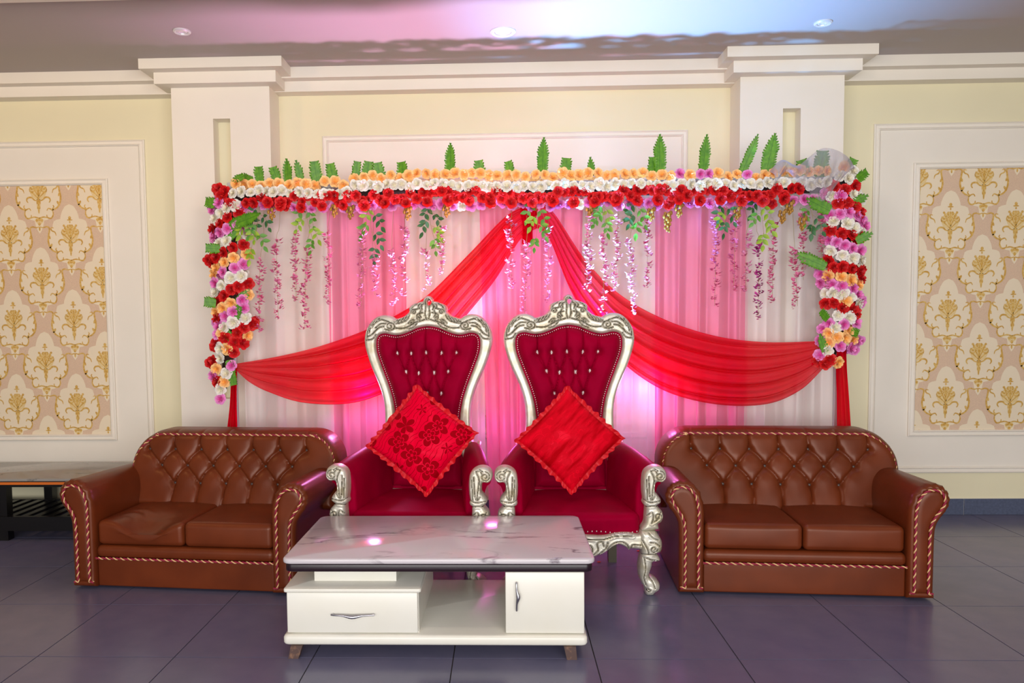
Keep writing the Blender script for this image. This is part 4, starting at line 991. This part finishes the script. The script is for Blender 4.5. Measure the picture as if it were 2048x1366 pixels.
for k, (x, ya, yb, mt) in enumerate(WS):
    side = 'left' if x < 1060 else 'right'
    Yw = 4.80 if 1160 < x < 1280 or 480 < x < 1110 else 4.84
    p0 = W(x, 412, Yw); p1 = W(x+random.uniform(-5, 5), yb, Yw); p0[1] = 4.88
    near = {0: 'farthest left, over the white curtain', 1: 'second from the left, over the white curtain', 2: 'third from the left, longest and densest over the white curtain', 3: 'fourth from the left, over the white curtain', 4: 'fifth from the left, at the edge of white and pink curtain',
            5: 'first inside the left pink curtain', 6: 'short one in the middle of the left pink curtain', 7: 'right part of the left pink curtain', 8: 'right edge of the left pink curtain', 9: 'first over the white curtain left of the middle', 10: 'second over the white curtain left of the middle',
            11: 'left one of the three where the swags meet', 12: 'lowest one, in the middle where the swags meet', 13: 'right one of the three where the swags meet', 14: 'ending over the upper edge of the right swag', 15: 'short one just right of the swag peak', 16: 'hanging over the right swag above the right throne', 17: 'over the white curtain right of the middle',
            18: 'ending low over the right swag, right of the right throne top', 19: 'right edge of the white curtain right of the middle', 20: 'long one in the right pink curtain', 21: 'second in the right pink curtain', 22: 'at the right edge of the right pink curtain', 23: 'dark magenta one', 24: 'just right of the dark magenta one', 25: 'ending beside the fern of the right garland', 26: 'starting at the gold seeds near the right garland', 27: 'close beside the upper right garland', 28: 'short one at the middle of the right garland'}[k]
    t = thing('wisteria_vine', 'hanging pink wisteria vine, '+near, 'artificial vine', tuple(p1), 0, 'hanging wisteria vines')
    pm = W(x, ya, Yw); pth = spline([p0-p1, (p0*.4+pm*.6)-p1+np.array([random.uniform(-.02, .02), 0, 0]), pm-p1, np.zeros(3)], 14)
    obj('stem', MB().tube(pth, .0011, 5), M['stem'], t)
    n = max(4, int((yb-ya)/7.5))
    for i in range(n):
        f = i/(n-1); q = pm*(1-f)+p1*f-p1; s = random.uniform(.95, 1.35)*(1.2-.35*f)
        if random.random() < .08: continue
        o = bpy.data.objects.new('blossom', random.choice(BL[mt])); C.objects.link(o); o.parent = t
        o.location = (q[0]+random.uniform(-.020, .020), q[1]+random.uniform(-.012, .012), q[2]+random.uniform(-.006, .006)); o.rotation_euler = (random.uniform(-.3, .3), random.uniform(-.3, .3), random.uniform(0, 6.28)); o.scale = (s, s, s)
def leaf_mesh(mt):
    m = MB(); L = .044; G = []
    for u in np.linspace(0, 1, 6):
        w_ = .0115*math.sin(PI*(u**.8)); G.append([(-w_, -.003*u, -L*u), (0, .0015-.004*u*u, -L*u), (w_, -.003*u, -L*u)])
    m.grid(G); return mesh('leaf', m, mt, 80)
LF = [leaf_mesh(M['leaf']), leaf_mesh(M['leaf_lime']), leaf_mesh(M['leaf_dark'])]
SP = [(520,425,500,514,'beside the left garland',0),(612,420,625,492,'left of the left pink curtain',0),(745,425,752,512,'in the left pink curtain',2),(862,425,868,488,'with bluish leaves left of the left swag top',2),(1068,415,1072,490,'where the two swags meet',0),(1205,420,1212,456,'just right of the right swag top',0),(1272,420,1280,455,'over the white curtain right of the middle',0),(1448,420,1452,452,'at the right edge of the right pink curtain',2),(1515,412,1530,480,'long one over the far right white curtain',1),(1620,430,1630,458,'tucked under the tulle beside the right garland',2),(500,440,505,470,'small one behind the big fern at the upper left corner',1)]
for k, (xa, ya, xb, yb, where, cc) in enumerate(SP):
    p0 = W(xa, ya-16, 4.82); p1 = W(xb, yb, 4.77); t = thing('leaf_sprig', 'hanging green leaf sprig, '+where, 'artificial leaves', tuple(p0), 0, 'hanging leaf sprigs')
    H = p0[2]-p1[2]; sm_ = MB(); dx_ = p1[0]-p0[0]
    main = spline([(0, 0, 0), (dx_*.3+random.uniform(-.02, .02), -.03, -H*.4), (dx_, -.03, -H*.88)], 12); sm_.tube(main, .0012, 5)
    tw = 5 if H > .2 else 4 if H > .15 else 3
    for q in range(tw):
        st_ = main[min(11, int(1+10*(q/(tw-.6))))]; sd_ = (-1, 1)[q % 2] if q < tw-1 else random.choice((-.25, .25))
        e = st_+np.array([sd_*random.uniform(.035, .065), random.uniform(-.02, .01), -random.uniform(.07, .10)*(1.15 if q < 2 else .9)]); P = spline([st_, st_*.55+e*.45+np.array([sd_*.014, 0, .012]), e], 10); sm_.tube(P, .0009, 5)
        kind = cc if random.random() < .5 else random.randint(0, 2)
        for f, sds in ((.35, (-1, 1)), (.68, (-1, 1)), (1., (0,))):
            c_ = P[min(9, int(f*9))]; dr = math.atan2(-(e-st_)[0], -(e-st_)[2])
            for sd in sds:
                o = bpy.data.objects.new('leaf', LF[kind]); C.objects.link(o); o.parent = t
                o.location = tuple(c_+np.array([0, random.uniform(-.004, .004), random.uniform(-.006, .006)])); o.rotation_euler = (random.uniform(-.35, .35), dr-sd*random.uniform(.7, 1.15)+random.uniform(-.15, .15), random.uniform(-.5, .5)); s2 = random.uniform(.95, 1.25); o.scale = (s2, s2, s2)
    obj('stem', sm_, M['stem'], t)
HP = [(543,430,'near the left garland'),(668,424,'at the left edge of the left pink curtain'),(700,428,'in the left pink curtain'),(815,430,'at the right edge of the left pink curtain'),(893,424,'left of the left swag top'),(1302,432,'over the white curtain right of the middle'),(1335,440,'longest one, in the right pink curtain'),(1358,424,'small one in the right pink curtain'),(1475,428,'near the right edge of the right pink curtain'),(1565,436,'over the far right white curtain'),(1605,450,'beside the right garland'),(1180,424,'right of the swag peak'),(1580,418,'small one just left of the tulle')]
for k, (x, y, wh) in enumerate(HP):
    p = W(x, y-14, 4.80); t = thing('hop_cluster', 'dried golden hop cluster, '+wh, 'dried flowers', tuple(p), 0, 'golden hop clusters')
    m = MB(); n = 22 if 'longest' in wh else 12; Ln = .12 if 'longest' in wh else .078
    for i in range(n):
        f = i/n; r_ = .021*(1-f*.6); a = i*2.4
        m.ball((r_*math.cos(a)+.004*math.sin(i), r_*math.sin(a)*.6, -Ln*f), .0112*(1.1-.4*f), 6, sq=(1, .8, 1.35))
    o = obj('hop_scales', m, M['gold_seed'], t, angle=50); obj('stem', MB().tube([(0, .02, .03), (0, 0, 0), (0, 0, -Ln*.9)], .0012, 5), M['stem'], t)
# LED cans standing behind the thrones
for x, lb in ((-.34, 'small black LED lamp on a stand hidden behind the left throne'), (.52, 'small black LED lamp on a stand hidden behind the right throne')):
    t = thing('stage_light', lb, 'stage light', (x, 4.665, .001)); obj('housing', MB().lathe([(.001, .78), (.04, .78), (.05, .80), (.05, .92), (.044, .92), (.042, .90), (.001, .90)], n=20), M['black'], t)
    obj('pole', MB().tube([(0, 0, .0), (0, 0, .78)], .012, 10), M['black'], t)
    obj('foot', MB().box(-.09, .09, -.012, .012, 0, .012).box(-.012, .012, -.07, .07, 0, .012), M['black'], t)
# fallen petals and scraps on the floor
for u, v, lb in ((1198, 1125, 'fallen orange petal on the floor beside the table corner'), (1277, 1103, 'tiny fallen red petal behind the throne leg')):
    d = ray(u, v); p = d*(-CH/d[2]); m = MB(); m.ball((0, 0, .004), .010, 8, sq=(1.3, .8, .3)); tag(obj('flower_petal', m, M['petal_bit'], None, (p[0], p[1], 0)), lb, 'petal')
